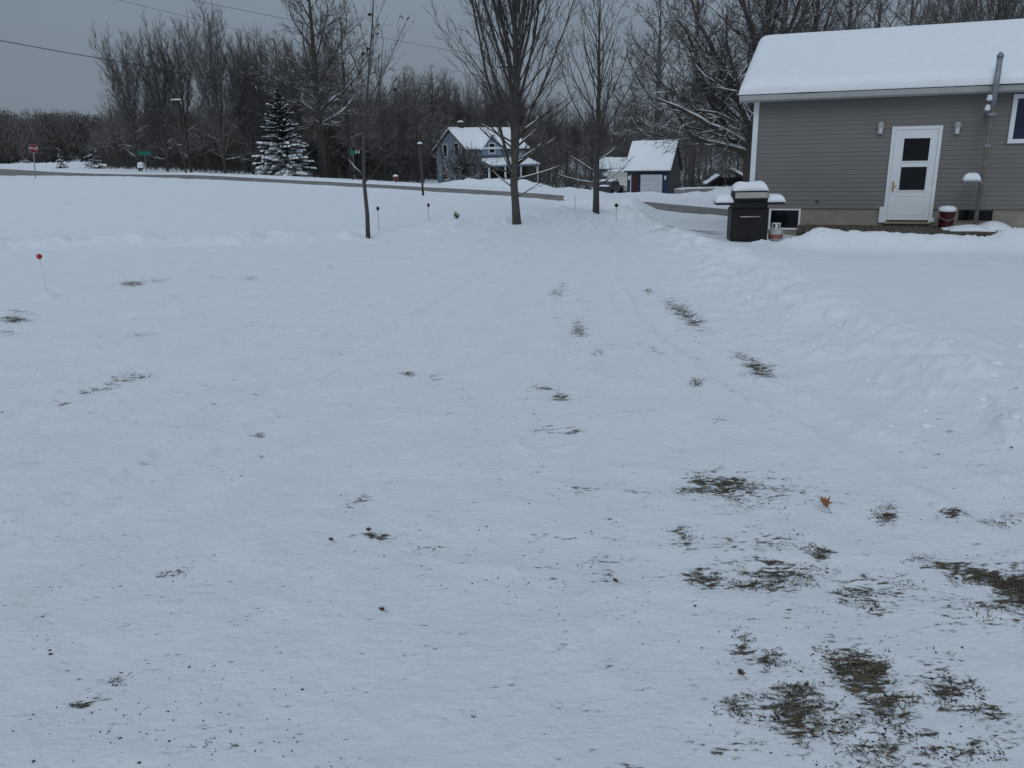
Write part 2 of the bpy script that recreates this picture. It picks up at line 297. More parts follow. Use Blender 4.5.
# ------------------------------------------------------------------ mesh helpers
class MB:
    def __init__(s): s.v = []; s.f = []
    def add(s, vs, fs):
        o = len(s.v); s.v += [tuple(p) for p in vs]; s.f += [tuple(i+o for i in f) for f in fs]; return s
    def box(s, x0, x1, y0, y1, z0, z1, M=None):
        vs = [Vector(p) for p in ((x0, y0, z0), (x1, y0, z0), (x1, y1, z0), (x0, y1, z0), (x0, y0, z1), (x1, y0, z1), (x1, y1, z1), (x0, y1, z1))]
        if M: vs = [M @ p for p in vs]
        return s.add(vs, ((0, 3, 2, 1), (4, 5, 6, 7), (0, 1, 5, 4), (1, 2, 6, 5), (2, 3, 7, 6), (3, 0, 4, 7)))
    def tube(s, pts, rad, k=6, cap=True, ex=1.0):
        pts = [Vector(p) for p in pts]; n = len(pts); ring = []
        t = (pts[1]-pts[0]).normalized(); a = t.orthogonal().normalized(); vs = []; fs = []
        for i, p in enumerate(pts):
            t2 = ((pts[min(i+1, n-1)]-pts[max(i-1, 0)])).normalized()
            a = (a-t2*a.dot(t2)); a = a.normalized() if a.length > 1e-6 else t2.orthogonal().normalized(); b = t2.cross(a)
            r = rad[i] if hasattr(rad, '__len__') else rad
            for j in range(k):
                q = 2*math.pi*j/k; vs.append(p+a*(r*math.cos(q))+b*(r*math.sin(q)*ex))
        for i in range(n-1):
            for j in range(k):
                j2 = (j+1) % k; fs.append((i*k+j, i*k+j2, (i+1)*k+j2, (i+1)*k+j))
        if cap: fs.append(tuple(range(k-1, -1, -1))); fs.append(tuple((n-1)*k+j for j in range(k)))
        return s.add(vs, fs)
    def lathe(s, prof, k=20, c=(0, 0, 0)):
        vs = []; fs = []
        for r, z in prof:
            for j in range(k): q = 2*math.pi*j/k; vs.append((c[0]+r*math.cos(q), c[1]+r*math.sin(q), c[2]+z))
        n = len(prof)
        for i in range(n-1):
            for j in range(k): j2 = (j+1) % k; fs.append((i*k+j, i*k+j2, (i+1)*k+j2, (i+1)*k+j))
        fs.append(tuple(range(k-1, -1, -1))); fs.append(tuple((n-1)*k+j for j in range(k)))
        return s.add(vs, fs)
    def prism(s, prof, axis, a, b):
        """closed profile extruded from a to b along axis 0 or 1; the profile gives the other two coordinates"""
        n = len(prof); vs = []
        for t in (a, b):
            for (p, q) in prof: vs.append((t, p, q) if axis == 0 else (p, t, q) if axis == 1 else (p, q, t))
        fs = [tuple(range(n)), tuple(range(2*n-1, n-1, -1))]
        for i in range(n): j = (i+1) % n; fs.append((i, i+n, j+n, j))
        return s.add(vs, fs)
    def cap_snow(s, x0, x1, y0, y1, z, th, nx=14, ny=10, seed=0, over=.02, e=4):
        x0 -= over; x1 += over; y0 -= over; y1 += over; vs = []; fs = []
        for i in range(nx+1):
            for j in range(ny+1):
                u = -math.cos(math.pi*i/nx); v = -math.cos(math.pi*j/ny)
                X = x0+(x1-x0)*(u+1)/2; Y = y0+(y1-y0)*(v+1)/2
                h = max(0, (1-abs(u)**e))**.5*max(0, (1-abs(v)**e))**.5
                h *= th*(1+.28*float(fbm(X*3.1+seed, Y*3.1, 5+seed, 3)))
                vs.append((X, Y, z+h))
        for i in range(nx):
            for j in range(ny): a = i*(ny+1)+j; fs.append((a, a+ny+1, a+ny+2, a+1))
        o = len(vs); bi = {}
        for i in range(nx+1):
            for j in range(ny+1):
                if i in (0, nx) or j in (0, ny): bi[(i, j)] = i*(ny+1)+j
        lo = [bi[(i, 0)] for i in range(nx+1)]+[bi[(nx, j)] for j in range(1, ny+1)]+[bi[(i, ny)] for i in range(nx-1, -1, -1)]+[bi[(0, j)] for j in range(ny-1, 0, -1)]
        fs.append(tuple(reversed(lo)))
        return s.add(vs, fs)
    def build(s, name, m, parent=None, smooth_=False, bevel=0):
        me = bpy.data.meshes.new(name); me.from_pydata(s.v, [], s.f); me.materials.append(m)
        if smooth_: me.polygons.foreach_set('use_smooth', [True]*len(me.polygons))
        me.update(); o = bpy.data.objects.new(name, me); C.objects.link(o)
        if parent: o.parent = parent
        if bevel:
            b = o.modifiers.new('soft_edges', 'BEVEL'); b.width = bevel; b.segments = 2; b.limit_method = 'ANGLE'
        return o
def tag(o, label, cat=None, group=None, kind=None):
    if label: o['label'] = label
    if cat: o['category'] = cat
    if group: o['group'] = group
    if kind: o['kind'] = kind
    return o
def thing(name, label, cat, loc=(0, 0, 0), rz=0, group=None):
    o = bpy.data.objects.new(name, None); C.objects.link(o); o.location = loc; o.rotation_euler = (0, 0, rz); o.empty_display_size = .2
    return tag(o, label, cat, group)
def copy_tree(o, parent=None):
    c = o.copy(); C.objects.link(c); c.parent = parent
    for ch in [x for x in kids.get(o.name, [])]: copy_tree(ch, c)
    return c
kids = {}
def note(root):
    kids[root.name] = [o for o in bpy.data.objects if o.parent == root]
    for k in kids[root.name]: note(k)

# ------------------------------------------------------------------ ground sheet
def build_ground():
    rr = [0.0, .5, .9, 1.2]
    r = 1.4
    while r < 1500: rr.append(r); r *= 1.0068 if r < 60 else (1.012 if r < 160 else 1.06)
    rr = np.array(rr)
    a = np.concatenate([np.linspace(-180, -50, 40)[:-1], np.linspace(-50, -36, 30)[:-1], np.linspace(-36, 36, 640), np.linspace(36, 50, 30)[1:], np.linspace(50, 180, 40)[1:-1]])
    a = np.radians(a); nA = len(a); nR = len(rr)
    RR, AA = np.meshgrid(rr[1:], a, indexing='ij'); X = RR*np.sin(AA); Y = RR*np.cos(AA)
    z, bare, tan = features(X, Y, True); Z = base(X, Y)+z
    X = np.concatenate([[0], X.ravel()]); Y = np.concatenate([[0], Y.ravel()]); Z = np.concatenate([[0.0], Z.ravel()])
    co = np.stack([X, Y, Z], 1)
    n = nR-1; i = np.arange(n-1)[:, None]; j = np.arange(nA)[None, :]; j2 = (j+1) % nA
    q = np.stack([1+i*nA+j, 1+i*nA+j2, 1+(i+1)*nA+j2, 1+(i+1)*nA+j], -1).reshape(-1, 4)[:, ::-1]
    tri = np.stack([np.zeros(nA, int), 1+np.arange(nA), 1+(np.arange(nA)+1) % nA], 1)[:, ::-1]
    me = bpy.data.meshes.new('ground'); me.vertices.add(len(co)); me.vertices.foreach_set('co', co.astype(np.float32).ravel())
    me.loops.add(q.size+tri.size); me.loops.foreach_set('vertex_index', np.concatenate([q.ravel(), tri.ravel()]).astype(np.int32))
    me.polygons.add(len(q)+len(tri)); ls = np.concatenate([np.arange(len(q))*4, q.size+np.arange(len(tri))*3]).astype(np.int32)
    me.polygons.foreach_set('loop_start', ls)
    me.polygons.foreach_set('use_smooth', np.ones(len(ls), bool)); me.update(calc_edges=True)
    for nm, arr in (('bare', bare), ('tan', tan)):
        at_ = me.attributes.new(nm, 'FLOAT', 'POINT'); at_.data.foreach_set('value', np.concatenate([[0], arr.ravel()]).astype(np.float32))
    me.materials.append(M_ground); me.validate()
    o = bpy.data.objects.new('ground', me); C.objects.link(o); o['kind'] = 'structure'
build_ground()

def build_road():
    mb = MB(); pts = []
    for a, b in zip(ROADC[:-1], ROADC[1:]):
        n = max(2, int(math.hypot(b[0]-a[0], b[1]-a[1])/.8))
        for k in range(n): pts.append((a[0]+(b[0]-a[0])*k/n, a[1]+(b[1]-a[1])*k/n))
    P = np.array(pts); T = np.gradient(P, axis=0); T /= np.linalg.norm(T, axis=1)[:, None]; Nn = np.stack([-T[:, 1], T[:, 0]], 1)
    ks = np.linspace(-1, 1, 9)*(RW+.35); G = P[:, None, :]+Nn[:, None, :]*ks[None, :, None]
    Z = base(G[..., 0], G[..., 1])-.045
    vs = [(G[i, j, 0], G[i, j, 1], Z[i, j]) for i in range(len(P)) for j in range(9)]
    fs = [(i*9+j, (i+1)*9+j, (i+1)*9+j+1, i*9+j+1) for i in range(len(P)-1) for j in range(8)]
    o = mb.add(vs, fs).build('road', M_road, None, True); o['kind'] = 'structure'
build_road()

# ------------------------------------------------------------------ trees
def rot_from(d, ang, az):
    a = d.orthogonal().normalized(); b = d.cross(a)
    return (d*math.cos(ang)+(a*math.cos(az)+b*math.sin(az))*math.sin(ang)).normalized()
def grow(out, rng, p, d, L, r, lvl, P):
    n = max(3, min(9, int(L/P['seg'][lvl])+1)); pts = [p.copy()]; rad = [r]; ds = []
    d = d.copy(); tip = P['tip'][lvl]
    for i in range(n):
        d = (d+Vector((rng.gauss(0, 1), rng.gauss(0, 1), rng.gauss(0, .7)))*P['wob'][lvl]+Vector((0, 0, 1))*P['trop'][lvl]).normalized()
        p = p+d*(L/n); pts.append(p.copy()); rad.append(max(P['rmin'], r*(1-(i+1)/n*(1-tip)))); ds.append(d.copy())
    out.append((pts, rad, lvl))
    if lvl >= P['max']: return
    nc = max(1, int(round(L*P['dens'][lvl]*rng.uniform(.8, 1.2)))); nc = min(nc, P.get('cap', 99)); az = rng.uniform(0, 6.28)
    for k in range(nc):
        t = P['t0'][lvl]+(.98-P['t0'][lvl])*(k+rng.random())/nc
        i = min(n-1, int(t*n)); fpos = t*n-i; q = pts[i].lerp(pts[i+1], fpos); rl = rad[i]+(rad[i+1]-rad[i])*fpos
        az += 2.4+rng.uniform(-.5, .5)
        dd = rot_from(ds[i], R(P['ang'][lvl]+rng.uniform(-12, 12)), az)
        Lc = L*P['lr'][lvl]*(1-P.get('fall', .5)*t)*rng.uniform(.65, 1.15)
        Lc = min(Lc, P.get('lmax', (99,)*6)[lvl])
        grow(out, rng, q, dd, Lc, max(P['rmin'], rl*P['rr'][lvl]), lvl+1, P)
def lines_mesh(name, lines, m, parent, sides=(8, 6, 4, 3, 3, 3), spray=None):
    mb = MB()
    if spray:
        cnt, L0, wd, lv = spray; rg = random.Random(len(lines))
        for pts, rad, lvl in lines:
            if lvl < lv: continue
            k_ = max(2, int(cnt*(pts[-1]-pts[0]).length))
            for q in range(k_):
                i = rg.randrange(len(pts)-1); a = pts[i].lerp(pts[i+1], rg.random()); t = (pts[i+1]-pts[i]).normalized()
                d = (t+Vector((rg.gauss(0, .28), rg.gauss(0, .28), rg.gauss(.2, .25)))).normalized()*L0*rg.uniform(.4, 1.3); sd = d.orthogonal().normalized(); sd = Matrix.Rotation(rg.uniform(0, 6.28), 3, d.normalized()) @ sd
                mid = a+d*.5+Vector((rg.uniform(-.04, .04), rg.uniform(-.04, .04), .03))*L0; mb.add([a-sd*wd, a+sd*wd, mid+sd*wd*.7, mid-sd*wd*.7, a+d], [(0, 1, 2, 3), (3, 2, 4)])
    for pts, rad, lvl in lines: mb.tube(pts, rad, sides[min(lvl, 5)], cap=(lvl == 0))
    return mb.build(name, m, parent, True)
def snow_lines(name, lines, parent, rng, zmax=4.0, rmin=.008, prob=.9, maxlvl=3, k=5, steep=.8, fat=1.15):
    mb = MB()
    for pts, rad, lvl in lines:
        if lvl > maxlvl or lvl == 0: continue
        run = []; rr = []
        def flush():
            if len(run) >= 2:
                R_ = list(rr); R_[0] *= .35; R_[-1] *= .3
                mb.tube(run, R_, k)
            run.clear(); rr.clear()
        for i in range(len(pts)):
            t = (pts[min(i+1, len(pts)-1)]-pts[max(i-1, 0)]).normalized()
            ok = rad[i] > rmin and abs(t.z) < steep and pts[i].z < zmax*rng.uniform(.7, 1.15) and rng.random() < prob
            if ok: run.append(pts[i]+Vector((0, 0, rad[i]*.75))); rr.append(rad[i]*fat*rng.uniform(.75, 1.1)+.003)
            else: flush()
        flush()
    if mb.v:
        o = mb.build(name, M_snow, parent, True); o['kind'] = 'stuff'; return o
VASE = dict(seg=(.5, .28, .3, .3, .3), wob=(.03, .075, .10, .14, .16), trop=(.05, .07, .07, .05, .03), tip=(.5, .25, .25, .4, .5), rmin=.004, max=4, dens=(1.6, 2.0, 2.8, 3.4, 0), t0=(.12, .12, .12, .1, 0), ang=(38, 34, 36, 38, 30), lr=(.75, .50, .48, .5, .5), rr=(.42, .45, .5, .6, .6))
def V(**k): d = dict(VASE); d.update(k); return d

def trunk_and(loc, name, label, cat, group, specs, P, seed, trunk, mt, mc, snow=None, sides=(10, 6, 4, 3, 3, 3), rz=0, spray=None):
    """trunk = (pts, radii); specs = limbs [(height t, azimuth deg, elevation deg, length, radius)]"""
    rng = random.Random(seed); root = thing(name, label, cat, loc, rz, group)
    pts, rad = trunk; pts = [Vector(p) for p in pts]
    MB().tube(pts, rad, 12).build('trunk', mt, root, True)
    out = []
    def tp(h):
        for i in range(len(pts)-1):
            if pts[i+1].z >= h: f = (h-pts[i].z)/(pts[i+1].z-pts[i].z); return pts[i].lerp(pts[i+1], f), rad[i]+(rad[i+1]-rad[i])*f
        return pts[-1], rad[-1]
    for (h, az, el, L, r) in specs:
        q, _ = tp(h); d = Vector((math.cos(R(az))*math.cos(R(el)), math.sin(R(az))*math.cos(R(el)), math.sin(R(el))))
        grow(out, rng, q, d, L, r, 1, P)
    lines_mesh('crown', out, mc, root, sides, spray)
    if snow: snow_lines('snow_load', out, root, rng, **snow)
    return root, out

def auto_specs(rng, z0, z1, n, Lb, Lt, el0, el1, r0, r1, jit=8):
    sp = []; az = rng.uniform(0, 360)
    for i in range(n):
        t = (i+rng.random()*.8)/n; az += 137.5+rng.uniform(-20, 20)
        sp.append((z0+(z1-z0)*t, az, el0+(el1-el0)*t+rng.uniform(-jit, jit), (Lb+(Lt-Lb)*t)*rng.uniform(.85, 1.15), r0+(r1-r0)*t))
    return sp

# -- maple in the yard (pixel 517,223)
rng = random.Random(7)
b = ground_at(517, 223); kk = 22.5/868
tr = ([(0, 0, -.15), (-.03, 0, .5), (-.06, 0, .95), (.0, 0, 1.8), (.04, .02, 3.0), (.03, 0, 4.5), (.0, .05, 6.2), (.05, 0, 8.2), (.05, 0, 10)], [.125, .098, .095, .088, .075, .060, .042, .026, .010])
sp = [(.95, 190, 80, 6.0, .045), (.62, 8, 22, 1.0, .024), (.85, 172, 35, 1.0, .022), (1.05, 350, 12, 1.25, .026), (1.2, 190, 14, 1.4, .026), (1.35, 355, 34, 1.3, .024), (1.9, 172, 26, 1.6, .026), (2.1, 8, 30, 1.7, .026), (2.3, 188, 40, 1.7, .026), (2.45, 352, 42, 1.8, .026), (2.7, 170, 44, 1.8, .024), (2.9, 12, 46, 1.8, .024), (1.4, 20, 28, 1.7, .03), (1.6, 200, 34, 1.6, .03), (1.5, 320, 20, 1.3, .024), (1.15, 250, 22, 1.2, .024), (1.45, 60, 30, 1.5, .026), (1.75, 185, 38, 1.8, .028), (1.8, 350, 36, 1.9, .03),
      (1.9, 10, 62, 4.4, .034), (2.1, 172, 64, 4.6, .034), (2.3, 100, 60, 4.5, .03), (2.5, 280, 62, 4.5, .03), (2.7, 30, 68, 5.2, .038), (2.9, 205, 68, 5.2, .036), (3.2, 330, 70, 5.2, .036), (3.3, 140, 70, 5.2, .036)]
sp += auto_specs(rng, 1.7, 4.6, 18, 2.4, 3.8, 50, 66, .018, .024, 6)+auto_specs(rng, 3.0, 8.2, 20, 4.2, 1.8, 68, 76, .034, .016)
trunk_and(b, 'maple_tree', 'tall bare maple with dense upswept branches, thickest trunk standing alone in the snowy yard', 'tree', 'bare trees planted in the yard', sp, V(ang=(38, 22, 26, 32, 30), dens=(1, 2.1, 2.7, 3.2, 0), lr=(.7, .5, .45, .5, .5), wob=(.03, .06, .08, .12, .14), trop=(.05, .055, .07, .05, .03), cap=13), 11, tr, M_barkn, M_bark, dict(zmax=3.0, prob=.82, steep=.80, rmin=.005, fat=.72), spray=(3, .34, .003, 3))

# -- smaller tree (596,213)
rng = random.Random(9); b = ground_at(596, 213)
tr = ([(0, 0, -.15), (.0, 0, .8), (.02, 0, 2.0), (.05, .0, 3.2), (.04, 0, 4.6), (.07, 0, 6.2)], [.11, .082, .072, .055, .034, .01])
sp = [(.75, 5, 24, 1.5, .026), (.85, 178, 12, 1.5, .025), (1.15, 190, 30, 1.5, .024), (1.5, 15, 28, 1.3, .022), (1.2, 80, 25, 1.4, .025), (1.5, 265, 32, 1.5, .028)]
sp += auto_specs(rng, 1.5, 5.4, 22, 3.2, 1.1, 54, 68, .026, .012)
trunk_and(b, 'young_maple_tree', 'slim bare tree in the yard right of the big maple, before the parked vehicles', 'tree', 'bare trees planted in the yard', sp, V(ang=(38, 28, 30, 36, 30), dens=(1, 2.3, 2.8, 3.0, 0), trop=(.05, .05, .06, .05, .03), cap=11), 12, tr, M_barkn, M_bark, dict(zmax=2.0, prob=.9, steep=.82, rmin=.005, fat=.8), spray=(3, .34, .003, 3))

# -- sapling (368,238)
b = ground_at(368, 238)
tr = ([(0, 0, -.1), (.02, 0, .5), (.0, 0, 1.2), (.05, 0, 2.0), (.2, 0, 3.0), (.38, 0, 4.2), (.5, 0, 5.2), (.55, 0, 5.9)], [.052, .044, .038, .03, .023, .016, .009, .004])
sp = [(1.15, 8, 42, .75, .016), (1.3, 172, 40, .8, .014), (1.75, 5, 30, 1.0, .018), (1.85, 176, 28, .9, .015), (2.0, 12, 48, 1.5, .018), (2.1, 160, 60, 1.6, .018), (2.3, 20, 58, 1.9, .018), (2.6, 190, 62, 1.4, .013), (2.7, 350, 60, 1.8, .015), (3.0, 170, 64, 1.3, .012), (3.2, 30, 64, 1.5, .013), (3.6, 200, 62, 1.1, .01), (3.9, 10, 66, 1.1, .009), (1.9, 90, 40, .9, .012), (2.2, 270, 50, 1.1, .012)]
root, out = trunk_and(b, 'sapling_tree', 'thin bare sapling with a few dead leaves left on it, nearest tree in the snow', 'tree', 'bare trees planted in the yard', sp, V(ang=(30, 26, 30, 34, 30), dens=(1, 4.5, 4.0, 0, 0), max=3, lr=(.5, .5, .5, .5, .5), rmin=.003), 13, tr, M_barkn, M_bark, dict(zmax=2.4, prob=.85, steep=.75, rmin=.006, fat=.85))
rng = random.Random(5); tips = [l for l in out if l[2] >= 2 and l[0][-1].z > 2.2]
lf = MB()
for l in rng.sample(tips, 20):
    p = l[0][-1]
    a = Vector((rng.uniform(-1, 1), rng.uniform(-1, 1), -1.2)).normalized()*.09; c = Vector((rng.uniform(-1, 1), rng.uniform(-1, 1), 0)).normalized()*.05
    lf.add([p, p+a*.5+c, p+a, p+a*.5-c*.9+Vector((.01, .01, 0))], [(0, 1, 2, 3)])
lf.build('dead_leaves', mat('dark_dead_leaf', (.05, .03, .022), .9, .2, 20), root)['kind'] = 'stuff'

# -- big spreading tree behind the house corner
rng = random.Random(21); b = ground_at(748, 205, 33)
tr = ([(0, 0, -.4), (0, 0, .8), (-.05, 0, 2.2), (0, 0, 3.6), (.2, 0, 5.4), (.3, 0, 7.5), (.3, 0, 10)], [.34, .25, .23, .21, .17, .11, .03])
sp = [(2.3, 168, 22, 5.2, .15), (2.6, 180, 14, 4.6, .13), (2.5, 140, 30, 4.0, .11), (2.8, 195, 30, 5.0, .13), (3.2, 172, 38, 5.6, .14), (3.5, 215, 36, 4.8, .12), (3.4, 120, 45, 4.5, .11), (3.8, 185, 50, 5.6, .13), (4.2, 160, 58, 5.5, .12), (3.0, 240, 28, 3.8, .1),
      (3.3, 20, 34, 5.2, .13), (3.9, 350, 42, 5.2, .12), (4.4, 40, 50, 5.2, .12), (4.2, 320, 48, 4.6, .11), (4.9, 10, 60, 5.2, .11), (5.2, 250, 55, 4.6, .1), (5.3, 90, 60, 4.8, .1), (5.8, 170, 62, 4.8, .1), (6.5, 330, 65, 4.2, .08), (7.2, 120, 68, 3.8, .07), (8, 230, 70, 3.2, .06), (9, 30, 72, 2.8, .05)]
trunk_and(b, 'spreading_oak_tree', 'big bare tree with snow-laden spreading limbs behind the grey house corner', 'tree', None, sp, V(seg=(.6, .45, .4, .3, .3), wob=(.03, .15, .18, .2, .2), trop=(.03, .035, .03, .02, .01), ang=(40, 40, 42, 44, 40), dens=(1, 2.4, 3.8, 4.5, 0), lr=(.6, .52, .48, .48, .5), rmin=.006, cap=14), 22, tr, M_snowy, M_snowy, dict(zmax=6.8, prob=.92, rmin=.014, steep=.88, maxlvl=4, k=4, fat=1.0), sides=(10, 6, 4, 3, 3, 3), spray=(5, .42, .007, 3))

# generic trees as prototypes
def proto(name, label, cat, group, Hh, r0, seed, kind, m=M_far, snowy=False):
    rng = random.Random(seed)
    if kind == 'vase':
        tr = ([(0, 0, -.4), (rng.uniform(-.1, .1), 0, Hh*.08), (rng.uniform(-.2, .2), 0, Hh*.25), (rng.uniform(-.3, .3), 0, Hh*.5), (rng.uniform(-.3, .3), 0, Hh*.75), (0, 0, Hh)], [r0, r0*.8, r0*.7, r0*.5, r0*.3, .02])
        sp = auto_specs(rng, Hh*.08, Hh*.4, 11, Hh*.74, Hh*.56, 64, 76, r0*.42, r0*.36, 5)+auto_specs(rng, Hh*.08, Hh*.4, 11, Hh*.24, Hh*.2, 8, 35, r0*.22, r0*.2)+auto_specs(rng, Hh*.4, Hh*.85, 7, Hh*.42, Hh*.15, 62, 72, r0*.3, r0*.12)
        P = V(seg=(1, 1, .9, .7, .5), ang=(30, 24, 28, 32, 30), dens=(1, 1.6, 2.2, 2.8, 0), lr=(.5, .42, .45, .5, .5), rmin=.011, cap=14, trop=(.05, .05, .07, .07, .05), wob=(.03, .05, .05, .06, .06))
    elif kind == 'pole':
        tr = ([(0, 0, -.4), (rng.uniform(-.2, .2), 0, Hh*.3), (rng.uniform(-.3, .3), 0, Hh*.6), (0, 0, Hh)], [r0, r0*.8, r0*.5, .02])
        sp = auto_specs(rng, Hh*.15, Hh*.95, 24, Hh*.26, Hh*.10, 28, 60, r0*.28, r0*.12)
        P = V(seg=(1, .8, .6, .5, .5), ang=(30, 34, 34, 34, 30), dens=(1, 2.4, 2.8, 2.4, 0), lr=(.5, .45, .48, .5, .5), rmin=.011, cap=12, max=4, wob=(.03, .12, .14, .16, .16))
    else:
        tr = ([(0, 0, -.4), (0, 0, Hh*.15), (rng.uniform(-.3, .3), 0, Hh*.4), (rng.uniform(-.4, .4), 0, Hh*.7), (0, 0, Hh)], [r0, r0*.82, r0*.68, r0*.4, .03])
        sp = auto_specs(rng, Hh*.2, Hh*.9, 18, Hh*.42, Hh*.16, 18, 62, r0*.36, r0*.14)
        P = V(seg=(1, .9, .7, .5, .5), ang=(40, 38, 40, 42, 30), dens=(1, 1.9, 2.6, 2.8, 0), lr=(.6, .5, .45, .45, .5), rmin=.011, cap=13, wob=(.03, .13, .17, .2, .2), trop=(.05, .04, .03, .02, .02))
    root, out = trunk_and((0, 0, 0), name, label, cat, group, sp, P, seed+1, tr, M_darkbark, m, dict(zmax=Hh*.5, prob=.75, rmin=.014, steep=.8, k=4, maxlvl=3) if snowy else None, (6, 5, 3, 3, 3, 3), spray=(9, .85, .011, 3))
    note(root); return root
G_row = 'bare trees along the far side of the road'
used = set()
def place(pr, x, y, d, s=1, label=None, group=None, rz=None, sz=1):
    o = pr if pr.name not in used else copy_tree(pr)
    used.add(pr.name)
    p = at(x, y, d); o.location = (p.x, p.y, g1(p.x, p.y)); o.scale = (s*(.74 if pr in (vA, vB) else 1), s*(.74 if pr in (vA, vB) else 1), s*sz)
    o.rotation_euler = (0, 0, random.Random(int(x*7+y+d)).uniform(0, 6.28) if rz is None else rz)
    if label: o['label'] = label
    if group: o['group'] = group
    return o
vA = proto('bare_tree', '-', 'tree', G_row, 11.5, .17, 31, 'vase', M_far, True)
vB = proto('bare_tree', '-', 'tree', G_row, 12, .18, 37, 'vase', M_far, True)
sA = proto('bare_tree', '-', 'tree', G_row, 16, .34, 43, 'spread', M_snowy, True)
sB = proto('bare_tree', '-', 'tree', G_row, 13, .24, 47, 'spread', M_far2)
pA = proto('woodland_tree', '-', 'tree', G_row, 13, .15, 53, 'pole', M_far2)
pB = proto('woodland_tree', '-', 'tree', G_row, 12, .14, 59, 'pole', M_far)
# row along the road, left to right (x, base y, d, height scale)
def hs(ytop, ybase, d, Hp): return (ybase-ytop)/868*d/Hp
for (pr, Hp, x, yt, yb, d, lab) in (
    (vA, 11.5, 140, 42, 171, 86, 'leaning bare tree with fan-shaped crown, first in the row left of the tall woods'),
    (vB, 12, 168, 44, 172, 88, 'bare multi-stemmed tree right beside the green street sign'),
    (vA, 11.5, 192, 32, 173, 88, 'slender bare tree just right of the snow-topped utility pole'),
    (vB, 12, 226, 20, 175, 86, 'bare tree with the tallest upswept crown left of the snowy spruce'),
    (vA, 11.5, 254, 48, 176, 90, 'bare bushy tree immediately left of the snowy spruce'),
    (sA, 16, 324, -32, 178, 82, 'massive bare tree with thick dark trunk and snowy limbs right of the snowy spruce'),
    (sB, 13, 352, 22, 180, 90, 'bare tree just right of the massive thick-trunked tree'),
    (pA, 13, 386, 58, 181, 92, 'narrow bare tree behind the thin sapling, across the road'),
    (pB, 12, 443, 105, 187, 84, 'small bare tree standing against the blue farmhouse gable')):
    place(pr, x, yb, d, hs(yt, yb, d, Hp), lab, G_row)
G_wood = 'leafless woods beyond the road'
WL = 'leafless grey-brown tree among many alike in the woods beyond the road'
rng = random.Random(77)
n = 0
for (x0, x1, yt0, yt1, yb, d0, d1, cnt) in ((118, 255, 98, 120, 175, 97, 118, 18), (255, 345, 42, 78, 176, 92, 108, 16), (335, 420, 74, 104, 181, 95, 112, 16), (400, 520, 82, 102, 184, 118, 140, 20), (520, 640, 104, 122, 187, 125, 145, 14), (625, 760, 98, 122, 190, 100, 130, 16), (100, 130, 130, 145, 172, 100, 110, 4)):
    for k in range(cnt):
        pr, Hp = rng.choice(((vA, 11.5), (vB, 12), (sB, 13), (pA, 13), (pB, 12), (pA, 13), (sB, 13)))
        x = x0+(x1-x0)*(k+rng.random())/cnt; d = rng.uniform(d0, d1); yt = rng.uniform(yt0, yt1)
        place(pr, x, yb, d, hs(yt, yb, d, Hp), WL, G_wood)
# nearer trees behind the grey house
for (pr, Hp, x, yt, yb, d, lab) in (
    (sB, 13, 690, -40, 200, 62, 'bare tree between the small garage and the big spreading tree'),
    (sA, 16, 800, -60, 205, 47, 'snow-flecked bare tree rising above the left half of the snowy house roof'),
    (sB, 13, 860, -35, 205, 44, 'bare brown tree rising above the middle of the snowy house roof'),
    (sA, 16, 655, 10, 200, 98, 'bare tree towering behind the small garage roof'),
    (sB, 13, 772, -50, 205, 52, 'bare tree showing above the left end of the snowy roof ridge'),
    (sA, 16, 832, -40, 205, 56, 'bare tree behind the roof ridge between two others'),
    (sB, 13, 890, -15, 205, 58, 'bare brown tree above the right half of the snowy roof'),
    (vB, 12, 975, -70, 205, 38, 'dark forked tree rising above the roof behind the vent pipe'),
    (vA, 11.5, 915, 0, 205, 60, 'low bushy bare tree showing just above the roof ridge'),
    (pB, 12, 724, 128, 197, 52, 'small snow-crusted tree between the garage and the grill')):
    place(pr, x, yb, d, hs(yt, yb, d, Hp), lab, 'bare trees behind the houses on the right')

